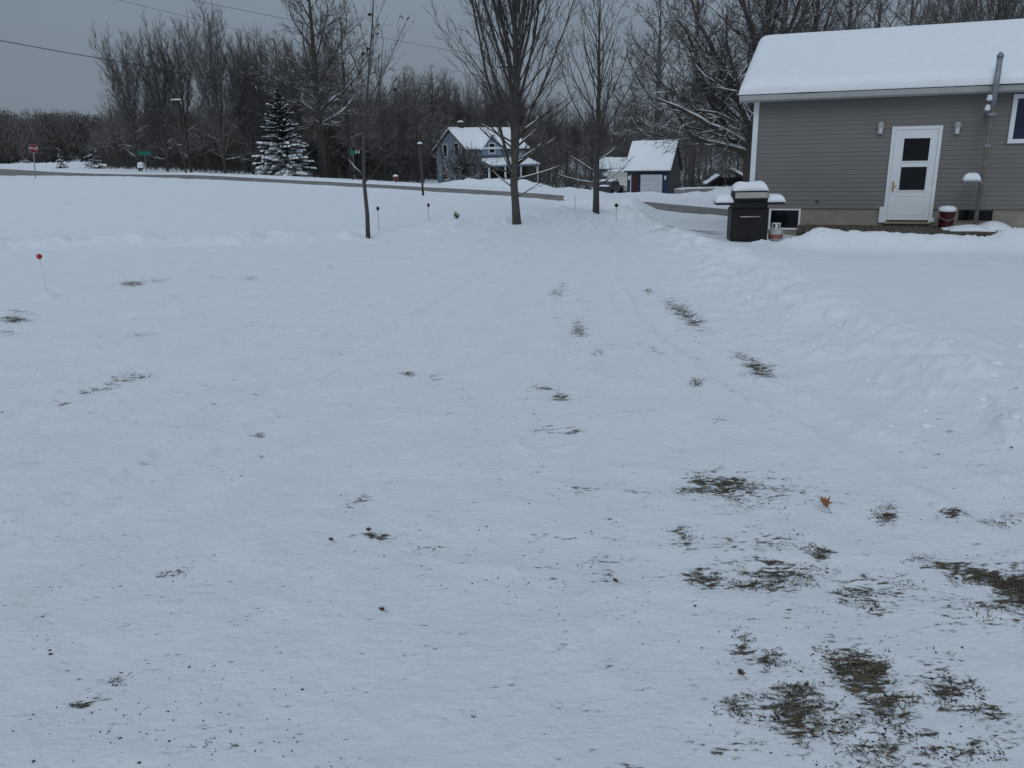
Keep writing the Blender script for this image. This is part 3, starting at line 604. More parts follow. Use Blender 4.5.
# far woods: one mass of twiggy, leaf-brown crowns
def far_woods():
    rng = random.Random(3); mb = MB(); st = MB(); tw = MB()
    def crown(c, rx, rz, n, s):
        for _ in range(n):
            u = Vector((rng.gauss(0, 1), rng.gauss(0, 1), rng.gauss(0, 1))).normalized()*(rng.random()**.4)
            p = c+Vector((u.x*rx, u.y*rx, u.z*rz)); a = Vector((rng.uniform(-1, 1), rng.uniform(-1, 1), rng.uniform(-1, 1))).normalized()*s*rng.uniform(.5, 1.3); q = a.orthogonal().normalized()*s*rng.uniform(.3, .9)
            mb.add([p-a, p+q, p+a*.8, p-q*.7], [(0, 1, 2, 3)])
    def haze(c, rx, rz, n):
        for _ in range(n):
            u = Vector((rng.gauss(0, 1), rng.gauss(0, 1), rng.gauss(0, 1))).normalized()*(rng.random()**.4)
            p = c+Vector((u.x*rx, u.y*rx, u.z*rz)); a = (Vector((rng.gauss(0, .45), rng.gauss(0, .45), 1))+u*.5).normalized()*rng.uniform(.4, 1.3); q = Vector((rng.uniform(-1, 1), rng.uniform(-1, 1), 0)).normalized()*rng.uniform(.025, .06)
            tw.add([p-q, p+q, p+a], [(0, 1, 2)])
    for k in range(60):
        x = -260+(400)*(k+rng.random())/60; d = rng.uniform(140, 175)
        top = at(x, rng.uniform(100, 120)+(10 if x > 90 else 0), d); z0 = g1(top.x, top.y); hh = top.z-z0
        crown(Vector((top.x, top.y, z0+hh*.6)), hh*.30, hh*.38, 1500, .20)
        crown(Vector((top.x+rng.uniform(-3, 3), top.y-3, z0+hh*.25)), hh*.36, hh*.25, 900, .22); haze(Vector((top.x, top.y-4, z0+hh*.5)), hh*.4, hh*.5, 900)
    for k in range(110):
        x = 100+760*(k+rng.random())/110; d = rng.uniform(150, 185); yt = 106 if x < 250 else 74 if x < 345 else 90 if x < 420 else 92 if x < 520 else 112 if x < 700 else 60
        top = at(x, rng.uniform(yt, yt+16), d); z0 = g1(top.x, top.y); hh = top.z-z0
        haze(Vector((top.x, top.y, z0+hh*.58)), hh*.26, hh*.42, 1700); haze(Vector((top.x+rng.uniform(-3, 3), top.y-2, z0+hh*.25)), hh*.34, hh*.28, 1300)
    for k in range(60):
        x = 100+440*(k+rng.random())/60; d = rng.uniform(104, 118)
        if 420 < x < 540: d = rng.uniform(118, 126)
        top = at(x, rng.uniform(118, 135), d); z0 = g1(top.x, top.y); hh = top.z-z0
        haze(Vector((top.x, top.y, z0+hh*.45)), hh*.5, hh*.55, 1300)
    o = tw.build('far_woods', M_far2); tag(o, 'grey-brown haze of bare twigs of the distant woods', 'woods', None, 'stuff')
    o = mb.build('far_woods', M_oakleaf); tag(o, 'dark brown leafy woods on the horizon behind the stop sign', 'woods', None, 'stuff')
    cand = []
    for k in range(9000):
        x = rng.uniform(100, 770); d = rng.uniform(92, 135); p = at(x, 180, d)
        if 425 < x < 525 and d < 112: continue
        if 600 < x < 700 and d < 100: continue
        cand.append((p.x, p.y))
    cand = np.array(cand); zc = gz(cand[:, 0], cand[:, 1])
    for (x_, y_), z_ in zip(cand, zc):
        p = Vector((x_, y_, float(z_)-.05)); L = rng.uniform(1.2, 5.0)*rng.uniform(.4, 1); v = Vector((rng.gauss(0, .35), rng.gauss(0, .3), 1)).normalized()*L
        st.tube([p, p+v*.5+Vector((rng.gauss(0, .15), 0, 0)), p+v], [.03, .022, .01], 3, False)
    o = st.build('undergrowth', M_snowy, None, True); tag(o, 'tangled leafless undergrowth beneath the woods beyond the road', 'undergrowth', None, 'stuff')
far_woods()

# spruces
def spruce(name, label, loc, Hh, Rb, seed, snow_amt=1.0, group=None, nt=25, nb=19):
    rng = random.Random(seed); root = thing(name, label, 'tree', loc, 0, group)
    MB().tube([(0, 0, -.3), (0, 0, Hh*.5), (0, 0, Hh*.99)], [Hh*.022, Hh*.014, .01], 8).build('trunk', M_bark, root, True)
    g = MB(); s = MB()
    for t in range(nt):
        f = t/(nt-1); z = Hh*(.05+.93*f**1.05); L = Rb*(1-f)**.85+.12; n = max(5, int(nb*(1-f*.55)))
        for k in range(n):
            a = 2*math.pi*(k+rng.random()*.7)/n+t; Lk = L*rng.uniform(.6, 1.18); dz = -.42*(1-f)+.25*f+rng.uniform(-.14, .14); z = Hh*(.05+.93*f**1.05)+rng.uniform(-.2, .2)
            d = Vector((math.cos(a), math.sin(a), dz)).normalized(); side = Vector((-math.sin(a), math.cos(a), 0)); p0 = Vector((0, 0, z))
            m = max(6, int(Lk*17))
            for i in range(m):
                q = (i+rng.random())/m; w = (.30*Lk)*(1-q)**.6*min(1, q*3)+.05
                c = p0+d*Lk*q+Vector((0, 0, .10*Lk*q*q)); 
                for sg in (-1, 1):
                    e = c+(side*sg*w+d*.22*w*2).normalized()*w*rng.uniform(.8, 1.3)+Vector((0, 0, -.12*w-rng.random()*.05)); th = d*.07
                    g.add([c-th, e, c+th+Vector((0, 0, -.05))], [(0, 1, 2)]); g.add([c+Vector((0, 0, .02)), e+d*.05, c+Vector((0, 0, -.10))+d*.03], [(0, 1, 2)])
            if rng.random() < snow_amt*(1.0-.75*f):
                for i in range(max(2, int(Lk*6.5))):
                    q = rng.uniform(.35, 1.0); c = p0+d*Lk*q+side*rng.uniform(-.22, .22)*Lk*(1.1-q)+Vector((0, 0, .10*Lk*q*q+.03)); r_ = rng.uniform(.03, .15)*(1.25 if f < .4 else .6)
                    s.tube([c-d*r_*1.3, c-d*r_*.4, c+d*r_*.5, c+d*r_*1.4-Vector((0, 0, r_*.3))], [r_*.25, r_*.75, r_*.8, r_*.2], 6, True, .55)
    g.build('needles', M_needle, root); s.build('snow_load', M_snow, root, True)['kind'] = 'stuff'
    return root
p = ground_at(285, 177, 78); spruce('spruce_tree', 'tall dark spruce with heavy snow on its lower boughs beyond the road', p, 88/868*78, 2.9, 61)
p = ground_at(62, 168, 92); spruce('spruce_tree', 'tiny snow-caked evergreen near the stop sign, further left of the small pair', p, 1.9, .7, 62, 1.2, 'small snowy evergreens by the woods', 9, 9)
p = ground_at(95, 169, 92); spruce('spruce_tree', 'little snow-caked evergreen between the stop sign and the green street sign', p, 2.3, 1.2, 63, 1.2, 'small snowy evergreens by the woods', 10, 10)
# snowy shrub before the farmhouse
rng = random.Random(88); b = ground_at(465, 189, 76)
trunk_and(b, 'bare_bush', 'round snow-dusted bush in front of the blue farmhouse', 'bush', None, auto_specs(rng, .1, .5, 22, 3.0, 2.6, 18, 80, .05, .04), V(seg=(.5, .5, .5, .4, .3), ang=(40, 38, 38, 38, 30), dens=(1, 3.2, 3.6, 2, 0), max=3, rmin=.014, lr=(.7, .6, .5, .5, .5)), 89, ([(0, 0, -.3), (0, 0, .3), (0, 0, .6)], [.12, .1, .08]), M_snowy, M_snowy, dict(zmax=3, prob=.6, rmin=.012, steep=.9, k=4), spray=(8, .45, .012, 2))

# ------------------------------------------------------------------ grey house
A = at(753.5, 150, 20.2); B = at(1024, 150, 18.2); ux = Vector((B.x-A.x, B.y-A.y, 0)).normalized()
rzH = math.atan2(ux.y, ux.x); inn = Vector((-ux.y, ux.x, 0))
HZ = g1(A.x, A.y-.3)-.12
house = thing('grey_house', 'grey vinyl-sided house with thick snow on its roof and a white back door', 'house', (A.x, A.y, HZ), rzH)
HM = Matrix.Translation((A.x, A.y, HZ)) @ Matrix.Rotation(rzH, 4, 'Z'); HI = HM.inverted()
def wl(x, y, off=0.0):
    """pixel -> (u, z) on the wall plane pushed off metres outwards"""
    r = HI.to_3x3() @ ray(x, y); o = HI @ Vector((0, 0, H)); k = (-off-o.y)/r.y
    return o.x+r.x*k, o.z+r.z*k
WLEN = 13.5; WD = 9.6
zb = wl(900, 208.8)[1]; ze = wl(800, 100.2, .35)[1]       # siding foot, soffit
def sid(mb, x0, x1, z0, z1, y, pitch=.10):
    n = int((z1-z0)/pitch)+1; prof = []
    for i in range(n):
        a = z0+i*pitch; c = min(z1, a+pitch); prof += [(a, .012), (c-.004, .002)]
    return prof
prof = sid(None, 0, 0, zb, ze, 0)
w = MB(); pr = [(-o_, z_) for z_, o_ in prof]
w.prism([(-.0+p_[0], p_[1]) for p_ in pr]+[(.12, ze), (.12, zb)], 0, .0, WLEN)
# gable end on the left, and the far walls
rise_dummy = 0
w.build('wall', M_siding, house)
tmp = wl(762, 38)
# ridge: solve height so that the snow ridge meets pixel (762,38)
def solve_ridge():
    r = HI.to_3x3() @ ray(762, 38); o = HI @ Vector((0, 0, H)); k = (WD/2-o.y)/r.y; return o.x+r.x*k, o.z+r.z*k
ru, rzz = solve_ridge(); OVH = .38; TH = .25
print('house zb', zb, 'ze', ze, 'ridge u,z', ru, rzz, 'door', wl(887, 221.4), wl(894, 126.5))
zr = rzz-TH*.9; eave_y = -OVH; slope = (zr-(ze+.16))/(WD/2+OVH)
g = MB(); g.prism([(.12, zb), (WD, zb), (WD, ze), (WD/2, zr-.2), (.12, ze)], 0, .02, .14); g.prism([(WD-.12, zb), (WD, zb), (WD, ze), (WD-.12, ze)], 0, .14, WLEN); g.prism([(.12, zb), (WD, zb), (WD, ze), (WD/2, zr-.2), (.12, ze)], 0, WLEN, WLEN+.12)
g.build('gable_wall', M_siding, house)
MB().box(.02, WLEN, .03, WD-.03, -.6, zb).build('foundation', M_found, house)
UL = -.36; UR = WLEN+.4
ro = MB(); zE = ze+.16
ro.prism([(eave_y, zE), (WD/2, zr), (WD-eave_y, zE), (WD-eave_y, zE-.08), (WD/2, zr-.08), (eave_y, zE-.08)], 0, UL, UR)
roof = ro.build('roof', M_grey, house)
# fascia, soffit, gutter
MB().box(UL+.02, UR, eave_y+.0, eave_y+.03, ze, zE-.085).build('fascia', M_grey, roof)
MB().box(UL+.02, UR, eave_y+.033, -.022, ze+.0, ze+.02).build('soffit', M_grey, roof)
gt = MB(); gt.prism([(eave_y-.003, zE-.02), (eave_y-.003, zE-.13), (eave_y-.09, zE-.13), (eave_y-.12, zE-.02), (eave_y-.105, zE-.02), (eave_y-.08, zE-.115), (eave_y-.02, zE-.115), (eave_y-.02, zE-.02)], 0, UL, UR)
gt.build('gutter', M_grey, roof)
rk = MB(); rk.prism([(eave_y, zE-.085), (WD/2, zr-.085), (WD/2, zr-.26), (eave_y, zE-.2)], 0, UL, UL+.03); rk.build('rake_board', M_grey, roof)
# roof snow
def roof_snow(parent, UL, UR, y0, z0, yr, zr, y1, z1, th, nu=80, seed=1, rnd=.27, rough=.015):
    path = []
    for i in range(15): t = i/14; path.append((y0+(yr-y0)*t, z0+(zr-z0)*t, 1, min(t*math.hypot(yr-y0, zr-z0), 99)))
    for i in range(1, 13): t = i/12; path.append((yr+(y1-yr)*t, zr+(z1-zr)*t, -1, (1-t)*math.hypot(y1-yr, z1-zr)))
    # extra points close to the eaves for the rolled lip
    def pt(t, side): return None
    L1 = math.hypot(yr-y0, zr-z0); n1 = Vector((0, -(zr-z0), (yr-y0))).normalized(); L2 = math.hypot(y1-yr, z1-zr); n2 = Vector((0, (zr-z1), (y1-yr))).normalized()
    ss = [0, .02, .05, .1, .17, .26, .4, .7]+[L1*k/12 for k in range(2, 12)]
    ss = sorted(s for s in ss if s < L1-.3)
    rows = []
    for s_ in ss: rows.append((s_, 0))
    rows += [(L1-.12, 0), (None, None)]+[(s_, 1) for s_ in sorted([.12]+[L2*k/8 for k in range(1, 8)]+[L2-.17, L2-.05, L2])]
    mb = MB(); vs = []; nr = len(rows)
    us = sorted(set([0, .02, .05, .1, .18, .3]+[(UR-UL)*k/nu for k in range(1, nu)]+[UR-UL-.3, UR-UL-.18, UR-UL-.1, UR-UL-.05, UR-UL]))
    def prof_h(e): return th*(1-max(0, 1-e/rnd)**2.2)**.5 if e > 0 else 0
    for u in us:
        eu = min(u, UR-UL-u)
        for (s_, sd) in rows:
            if s_ is None: P0 = Vector((0, yr, zr)); nn = Vector((0, 0, 1)); ee = 9
            elif sd == 0: P0 = Vector((0, y0+(yr-y0)*s_/L1, z0+(zr-z0)*s_/L1)); nn = n1; ee = s_
            else: P0 = Vector((0, yr+(y1-yr)*s_/L2, zr+(z1-zr)*s_/L2)); nn = n2; ee = L2-s_
            nse = float(fbm(u*.7+seed, (P0.y)*.7, seed, 3))*rough*2
            h = prof_h(min(ee, 9))*prof_h(eu)/th*(1+nse)
            bulge = .07*math.exp(-((ee-.02)/.1)**2)*(1+2*float(vn(u*1.3, 0, seed)))
            p_ = P0+nn*(h+.012); p_.y -= bulge*(1 if sd == 0 else -1); vs.append((UL+u, p_.y, p_.z))
    fs = [(i*nr+j, (i+1)*nr+j, (i+1)*nr+j+1, i*nr+j+1) for i in range(len(us)-1) for j in range(nr-1)]
    mb.add(vs, fs)
    return mb.build('roof_snow', M_snow, parent, True)
roof_snow(roof, UL-.03, UR+.03, eave_y-.06, zE-.01, WD/2, zr, WD+OVH+.06, zE-.01, TH+.03)
# corner board
MB().box(-.045, .075, -.035, .06, zb-.02, ze).build('corner_board', M_white, house)
# bottom trim
# door
def px_rect(x0, y0, x1, y1): a = wl(x0, y0); c = wl(x1, y1); return a[0], c[0], c[1], a[1]
du0 = (wl(893, 130)[0]+wl(882, 216)[0])/2; du1 = (wl(942, 130)[0]+wl(932.6, 216)[0])/2; dz0 = wl(907, 221.8)[1]; dz1 = wl(918, 126.0)[1]
door = thing('x', None, None); bpy.data.objects.remove(door)
fr = MB(); t = .075
fr.box(du0, du0+t, -.05, .02, dz0, dz1); fr.box(du1-t, du1, -.05, .02, dz0, dz1); fr.box(du0+t, du1-t, -.048, .02, dz1-t, dz1)
dframe = fr.build('door_frame', M_white, house, bevel=.006)
MB().box(du0-.09, du0+.03, -.052, -.02, dz0-.02, dz0+.34).build('frame_foot', M_white, dframe, bevel=.004); MB().box(du1-.03, du1+.05, -.054, -.02, dz0, dz0+.1).build('frame_foot', M_white, dframe, bevel=.004)
a0, a1 = du0+t+.004, du1-t-.004; dw = a1-a0; pz = [(wl(900, 190)[1], wl(900, 167)[1]), (wl(903, 161)[1], wl(903, 138.5)[1])]
pu0, pu1 = a0+dw*.22, a1-dw*.17
dm = MB(); Y0, Y1 = -.034, 0.0
zs = [dz0+.045, pz[0][0], pz[0][1], pz[1][0], pz[1][1], dz1-t-.004]
for k in (0, 2, 4): dm.box(a0, a1, Y0, Y1, zs[k], zs[k+1])
for k in (1, 3): dm.box(a0, pu0, Y0, Y1, zs[k], zs[k+1]); dm.box(pu1, a1, Y0, Y1, zs[k], zs[k+1])
dr = dm.build('door', M_white, house)
ml = MB()
for (z0, z1) in pz:
    for q in ((pu0-.03, pu0, z0-.03, z1+.03), (pu1, pu1+.03, z0-.03, z1+.03), (pu0, pu1, z1, z1+.03), (pu0, pu1, z0-.03, z0)): ml.box(q[0], q[1], -.046, -.0345, q[2], q[3])
# recessed lower panel moulding
zq0, zq1 = dz0+.16, pz[0][0]-.12
for q in ((pu0-.05, pu1+.05, zq1-.015, zq1), (pu0-.05, pu1+.05, zq0, zq0+.015), (pu0-.05, pu0-.035, zq0+.015, zq1-.015), (pu1+.035, pu1+.05, zq0+.015, zq1-.015)): ml.box(q[0], q[1], -.041, -.0345, q[2], q[3])
ml.build('moulding', M_white, dr)
for (z0, z1) in pz: MB().box(pu0+.001, pu1-.001, -.022, -.016, z0+.001, z1-.001).build('door_pane', M_glassd, dr)
hn = MB(); hu = a0+.065; hz = (wl(894, 187)[1]); hn.box(hu-.02, hu+.02, -.042, -.0345, hz-.12, hz+.14); hn.tube([(hu, -.04, hz+.1), (hu, -.085, hz+.08), (hu, -.085, hz-.04), (hu, -.04, hz-.07)], .010, 8); hn.box(hu-.012, hu+.07, -.07, -.055, hz+.02, hz+.04)
hn.build('handle', M_brass, dr, bevel=.002)
MB().box(du0+.02, du1-.02, -.09, -.0, dz0-.04, dz0-.003).build('door_sill', mat('sill_wood', (.30, .25, .17), .7, .15, 9), house, bevel=.004)
for q, lx in ((0, 880.5), (1, 957)):
    u, z = wl(lx, 128)
    lm = MB(); lm.box(u-.06, u+.06, -.028, -.012, z-.13, z+.13); l0 = lm.build('wall_lamp', M_grey, house, bevel=.004)
    l1 = MB(); l1.lathe([(.03, .17), (.075, .08), (.078, .07), (.045, .068)], 8, (u, -.12, z-.04)); l1.box(u-.012, u+.012, -.12, -.026, z+.03, z+.055)
    l1.build('lamp_housing', M_grey, l0)
    MB().lathe([(.034, -.082), (.05, .066)], 8, (u, -.12, z-.04)).build('lamp_glass', mat('frosted_glass', (.62, .64, .64), .3, .03, 5), l0)
# basement windows
def window(name, u0, u1, z0, z1, fw, mullions, glass, fm=M_white, out=.03, y=0.0):
    f = MB(); f.box(u0, u0+fw, y-out, y+.03, z0, z1); f.box(u1-fw, u1, y-out, y+.03, z0, z1); f.box(u0+fw, u1-fw, y-out+.002, y+.03, z1-fw, z1); f.box(u0+fw, u1-fw, y-out+.002, y+.03, z0, z0+fw)
    for m in mullions: um = u0+(u1-u0)*m; f.box(um-fw*.4, um+fw*.4, y-out+.004, y+.025, z0+fw, z1-fw)
    o = f.build(name, fm, house, bevel=.004); edges = [u0+fw]+[u0+(u1-u0)*m for m in mullions]+[u1-fw]
    for a_, b_ in zip(edges[:-1], edges[1:]): MB().box(a_+.001, b_-.001, y-.012, y-.006, z0+fw, z1-fw).build('pane', glass, o)
    return o
u0, z0 = wl(768, 229.5); u1, z1 = wl(801, 209.2); window('basement_window', u0, u1, z0, zb-.003, .045, (), M_glassd, y=.03)
u0, z0 = wl(956.5, 221.5); u1, z1 = wl(994.5, 209); window('basement_window', u0, u1, z0, zb-.003, .02, (.52,), M_glassd, M_found, .02, y=.03)
u0, z0 = wl(1006.5, 143.5); u1, z1 = wl(1060, 94); window('window', u0, u0+1.5, z0, min(wl(1015, 93)[1], ze-.03), .09, (.5,), M_glassb, M_white, .045, y=-.022)
u, z = wl(817, 201.3); vm = MB(); vm.box(u-.035, u+.035, -.035, -.012, z-.02, z+.02); vm.build('siding_vent', M_darkwall, house)

# deck
dkz = dz0-.09; DY = -1.75; u0 = wl(798, 230)[0]; u1 = wl(1003, 230)[0]
deck = thing('low_deck', 'low brown wooden deck running along the foot of the grey house', 'deck', HM @ Vector((0, 0, 0)), rzH)
dk = MB(); n = int((u1-u0)/.145)
for i in range(n): x = u0+(u1-u0)*i/n; dk.box(x, x+(u1-u0)/n-.014, DY, -.02, dkz-.03+.003*((i*7) % 3), dkz+.003*((i*7) % 3))
dk.build('deck_boards', M_deck, deck)
MB().box(u0, u1, DY-.035, DY-.004, dkz-.16, dkz-.034).build('rim_board', mat('red_brown_board', (.075, .05, .042), .8, .25, 7), deck)
jb = MB()
for i in range(6):
    x = u0+.1+(u1-u0-.2)*i/5; jb.box(x-.04, x+.04, DY, -.05, -.45, dkz-.034)
jb.build('joists', M_deck, deck)
def hpos(x, y, off, dz=0):
    u, z = wl(x, y, off); return HM @ Vector((u, -off, z+dz)), u, z
# snow left on the deck
for (x, off, w_, dd, th) in ((970, .9, .42, .4, .10), (995, .7, .3, .45, .16), (955, .8, .24, .24, .05)):
    u, _ = wl(x, 228, off); s_ = MB(); s_.cap_snow(u-w_, u+w_, -off-dd, min(-.03, -off+dd), dkz+.008, th, seed=int(x), e=2)
    s_.build('snow_patch', M_snow, deck, True)
# red pot with snow cap
u, _ = wl(946, 222, .45); pot = thing('red_pail', 'red pail with a snow cap on the deck right of the white door', 'pail', HM @ Vector((u, -.45, dkz+.008)), rzH)
MB().lathe([(.13, 0), (.145, .02), (.165, .30), (.175, .34), (.175, .36), (.16, .36)], 20).build('pail_body', M_red, pot, True)
hb = MB(); hb.tube([(-.17, 0, .33), (-.14, -.12, .22), (0, -.185, .16), (.14, -.12, .22), (.17, 0, .33)], .006, 6); hb.build('bail_handle', M_steel, pot)
sc = MB(); sc.lathe([(.17, .355), (.19, .38), (.18, .43), (.13, .47), (.02, .485)], 20); sc.build('snow_cap', M_snow, pot, True)
# mast with meter arm
mo = .62; ub, zb_ = wl(974.5, 228, mo); ut, zt = wl(1001, 52, mo)
mast = thing('vent_mast', 'tall metal pipe mast rising past the eave beside the right window', 'mast', HM @ Vector((ub, -mo, dkz-.1)), rzH)
ztl = zt-(dkz-.1); lean = ut-ub; ze_l = ze-(dkz-.1)
def mp(z): return (lean*z/ztl, 0, z)
MB().tube([mp(0), mp(ze_l-.25)], .048, 10).build('lower_pole', mat('grey_brown_pole', (.15, .135, .12), .8, .25, 8), mast, True)
MB().tube([mp(ze_l-.3), mp(ztl-.07)], .058, 12).build('upper_pipe', M_galv, mast, True)
MB().tube([mp(ztl-.10), mp(ztl-.06), mp(ztl-.03), mp(ztl)], [.07, .07, .04, .03], 12).build('pipe_cap', M_galv, mast, True)
br = MB(); q = mp(ze_l-.45); br.box(q[0]-.06, q[0]+.06, .045, mo-.02, q[2]-.02, q[2]+.02); br.box(q[0]-.07, q[0]+.07, -.06, .06, q[2]-.03, q[2]+.03); q = mp(ztl*.5); br.box(q[0]-.06, q[0]+.06, -.055, .055, q[2]-.03, q[2]+.03); br.build('bracket', M_galv, mast, bevel=.004)
for dy_ in (98, 108):
    uu, zz_ = wl(989.5 if dy_ == 98 else 987.5, dy_, mo); MB().lathe([(.02, -.06), (.055, -.045), (.06, 0), (.04, .03), (.055, .05), (.01, .07)], 12, (uu-ub, -.02, zz_-(dkz-.1))).build('insulator', M_white, mast, True)
# snow-capped box on the mast
ux_, uz_ = wl(971, 180.5, mo+.02); bz = uz_; fd = thing('bird_feeder', 'small tray feeder heaped with snow, fixed to the pipe mast', 'bird feeder', HM @ Vector((ux_, -mo-.02, bz)), rzH)
f = MB(); f.box(-.16, .17, -.13, .13, -.03, 0); f.box(.17, .235, -.03, .03, -.05, -.01); f.build('tray', M_galv, fd, bevel=.004)
f = MB(); f.cap_snow(-.16, .17, -.13, .13, .001, .16, seed=3, e=3, over=.005); f.build('snow_cap', M_snow, fd, True)
# small pile of dark boards under the mast
u, _ = wl(990, 236, 1.9); p = HM @ Vector((u, -1.95, 0)); p.z = (HM @ Vector((0, 0, dkz))).z-.17
bp_ = thing('wood_board', 'flat dark board lying in the snow at the foot of the pipe mast', 'board', p, rzH+.12)
MB().box(-.33, .33, -.16, .16, -.02, .015).build('board_top', M_deck, bp_, bevel=.004); MB().box(-.3, .3, -.13, .13, -.30, -.023).build('board_support', M_deck, bp_)

# grill
gx = ground_at(746, 243, 18.3); s = 18.3/868
gr = thing('gas_grill', 'black gas grill with cabinet and snow piled on its lid and side shelves', 'grill', (gx.x, gx.y, gx.z-.02), R(-6))
MB().box(-.40, .40, -.27, .27, .03, .76).build('cabinet', M_black, gr, bevel=.01)
cabp = [o for o in bpy.data.objects if o.parent == gr][0]
for sx in (-1, 1): MB().box(min(sx*.01, sx*.37), max(sx*.01, sx*.37), -.286, -.273, .08, .68).build('cabinet_door', mat('charcoal_door', (.013, .010, .0095), .55, .2, 5), gr, bevel=.004)
f = MB(); f.tube([(-.21, -.29, .585), (-.21, -.32, .585), (.21, -.32, .585), (.21, -.29, .585)], .014, 8); f.build('door_handle', M_steel, gr, True)
for sx in (-1, 1):
    for sy in (-1, 1): MB().tube([(sx*.35-.012, sy*.22, .03), (sx*.35+.012, sy*.22, .03)], .045, 12).build('caster', M_rubber, gr)
MB().box(-.37, .37, -.30, .27, .765, .90).build('firebox', M_black, gr, bevel=.01)
MB().box(-.36, .36, -.315, -.303, .79, .87).build('control_panel', M_black, gr, bevel=.003)
kn = MB()
for k in range(4): kn.tube([(-.24+.16*k, -.316, .83), (-.24+.16*k, -.35, .83)], .024, 12)
lid = MB(); lid.prism([(-.28, .905), (-.29, 1.0), (-.26, 1.10), (-.18, 1.16), (.12, 1.165), (.26, 1.08), (.27, .905)], 0, -.36, .36); lido = lid.build('lid', M_black, gr, bevel=.01)
MB().box(-.345, .345, -.302, -.293, .985, 1.11).build('lid_panel', M_steel, lido)
MB().tube([(-.27, -.305, .96), (-.27, -.345, .96), (.27, -.345, .96), (.27, -.305, .96)], .013, 8).build('lid_handle', M_black, lido, True)
f = MB(); f.cap_snow(-.355, .355, -.27, .25, 1.14, .20, seed=9, e=4); f.build('lid_snow', M_snow, gr, True)
for sx, w_ in ((-1, .36), (1, .36)):
    a_, b_ = sorted((sx*.375, sx*(.375+w_))); MB().box(a_, b_, -.25, .24, .84, .89).build('side_shelf', M_black, gr, bevel=.006)
    f = MB(); f.cap_snow(a_, b_, -.25, .24, .89, .17, seed=12+sx, e=4); f.build('shelf_snow', M_snow, gr, True)
# propane bottle
p = ground_at(775, 243, 18.2); tk = thing('propane_tank', 'small white propane tank with reddish label beside the black grill', 'tank', (p.x, p.y, p.z+.02), .4)
MB().lathe([(.11, 0), (.12, .03), (.15, .06), (.155, .10), (.155, .22), (.14, .27), (.08, .31), (.03, .32)], 20).build('tank_body', mat('worn_grey_white_paint', (.42, .42, .41), .6, .15, 9), tk, True)
MB().lathe([(.157, .075), (.158, .08), (.158, .16), (.157, .165)], 20).build('red_band', mat('faded_red_label', (.25, .09, .08), .7, .25, 12), tk, True)
cl = MB()
for k in range(3): a_ = k*2.09+.4; cl.box(-.03, .03, -.006, .006, .27, .40, Matrix.Rotation(a_, 4, 'Z') @ Matrix.Translation((0, .09, 0)))
cl.tube([(.095*math.cos(k*math.pi/8), .095*math.sin(k*math.pi/8), .40) for k in range(17)], .010, 6, False)
cl.tube([(0, 0, .31), (0, 0, .37)], .02, 8); cl.build('valve_collar', M_white, tk, True)

# ------------------------------------------------------------------ far buildings
def rel(M, p): return M.inverted() @ p
# blue farmhouse
p = at(468, 189, 94); bz = g1(p.x, p.y); ra = R(38)
# local x along the long side (right and away), y along the gable side (left and away)
fh = thing('blue_farmhouse', 'pale blue farmhouse with snowy roof and dark porch across the road', 'house', (p.x, p.y, bz), ra)
eH = (189-149)/868*94; rH = (189-129.5)/868*94; GW = 6.2; LL = 8.6
w = MB(); w.prism([(0, -.5), (GW, -.5), (GW, eH), (GW/2, rH-.15), (0, eH)], 0, 0, LL); w.build('wall', M_bluewall, fh)
def gable_roof(parent, x0, x1, y0, y1, ez, rz_, m, th=.14, over=.3, name='roof', snow=.18, seed=4, rough=.12):
    yr = (y0+y1)/2; sl = (rz_-ez)/(yr-y0); a = y0-over; b_ = y1+over; za = ez-sl*over
    r = MB(); r.prism([(a, za), (yr, rz_), (b_, za), (b_, za-th), (yr, rz_-th), (a, za-th)], 0, x0-over, x1+over); o = r.build(name, m, parent)
    roof_snow(o, x0-over-.02, x1+over+.02, a-.02, za, yr, rz_, b_+.02, za, snow, nu=26, seed=seed, rnd=.12, rough=rough); return o
rf = gable_roof(fh, 0, LL, 0, GW, eH, rH, M_darkwall)
MB().box(1.2, 1.75, GW/2-.2, GW/2+.25, rH-.3, rH+.75).build('chimney', M_darkwall, rf)
f = MB(); f.cap_snow(1.18, 1.77, GW/2-.22, GW/2+.27, rH+.752, .18, 6, 6); f.build('chimney_snow', M_snow, rf, True)
# cross gable on the long side
cg = MB(); cx0, cx1 = 1.9, 4.7; cgz = rH-.75; cg.prism([(cx0, eH-.9), (cx1, eH-.9), (cx1, eH-.1), ((cx0+cx1)/2, cgz), (cx0, eH-.1)], 1, -.35, GW/2-.6)
cgo = cg.build('cross_gable', M_bluewall, fh)
cr = MB(); xm = (cx0+cx1)/2
cr.prism([(cx0-.25, eH-.28), (xm, cgz+.06), (cx1+.25, eH-.28), (cx1+.25, eH-.12), (xm, cgz+.22), (cx0-.25, eH-.12)], 1, -.6, GW/2-.55); cr.build('gable_roof', M_snow, cgo)
def win(parent, M, x, z, w_, h_, m=M_glassd):
    f = MB(); t = .09
    for q in ((-w_/2-t, -w_/2, -h_/2-t, h_/2+t), (w_/2, w_/2+t, -h_/2-t, h_/2+t), (-w_/2, w_/2, h_/2, h_/2+t), (-w_/2, w_/2, -h_/2-t, -h_/2)): f.box(q[0]+x, q[1]+x, -.05, .02, q[2]+z, q[3]+z, M)
    o = f.build('window', M_white, parent); MB().box(x-w_/2, x+w_/2, -.015, -.005, z-h_/2, z+h_/2, M).build('pane', m, o)
MG = Matrix.Translation((0, 0, 0)) @ Matrix.Rotation(R(90), 4, 'Z') @ Matrix.Scale(1, 4)
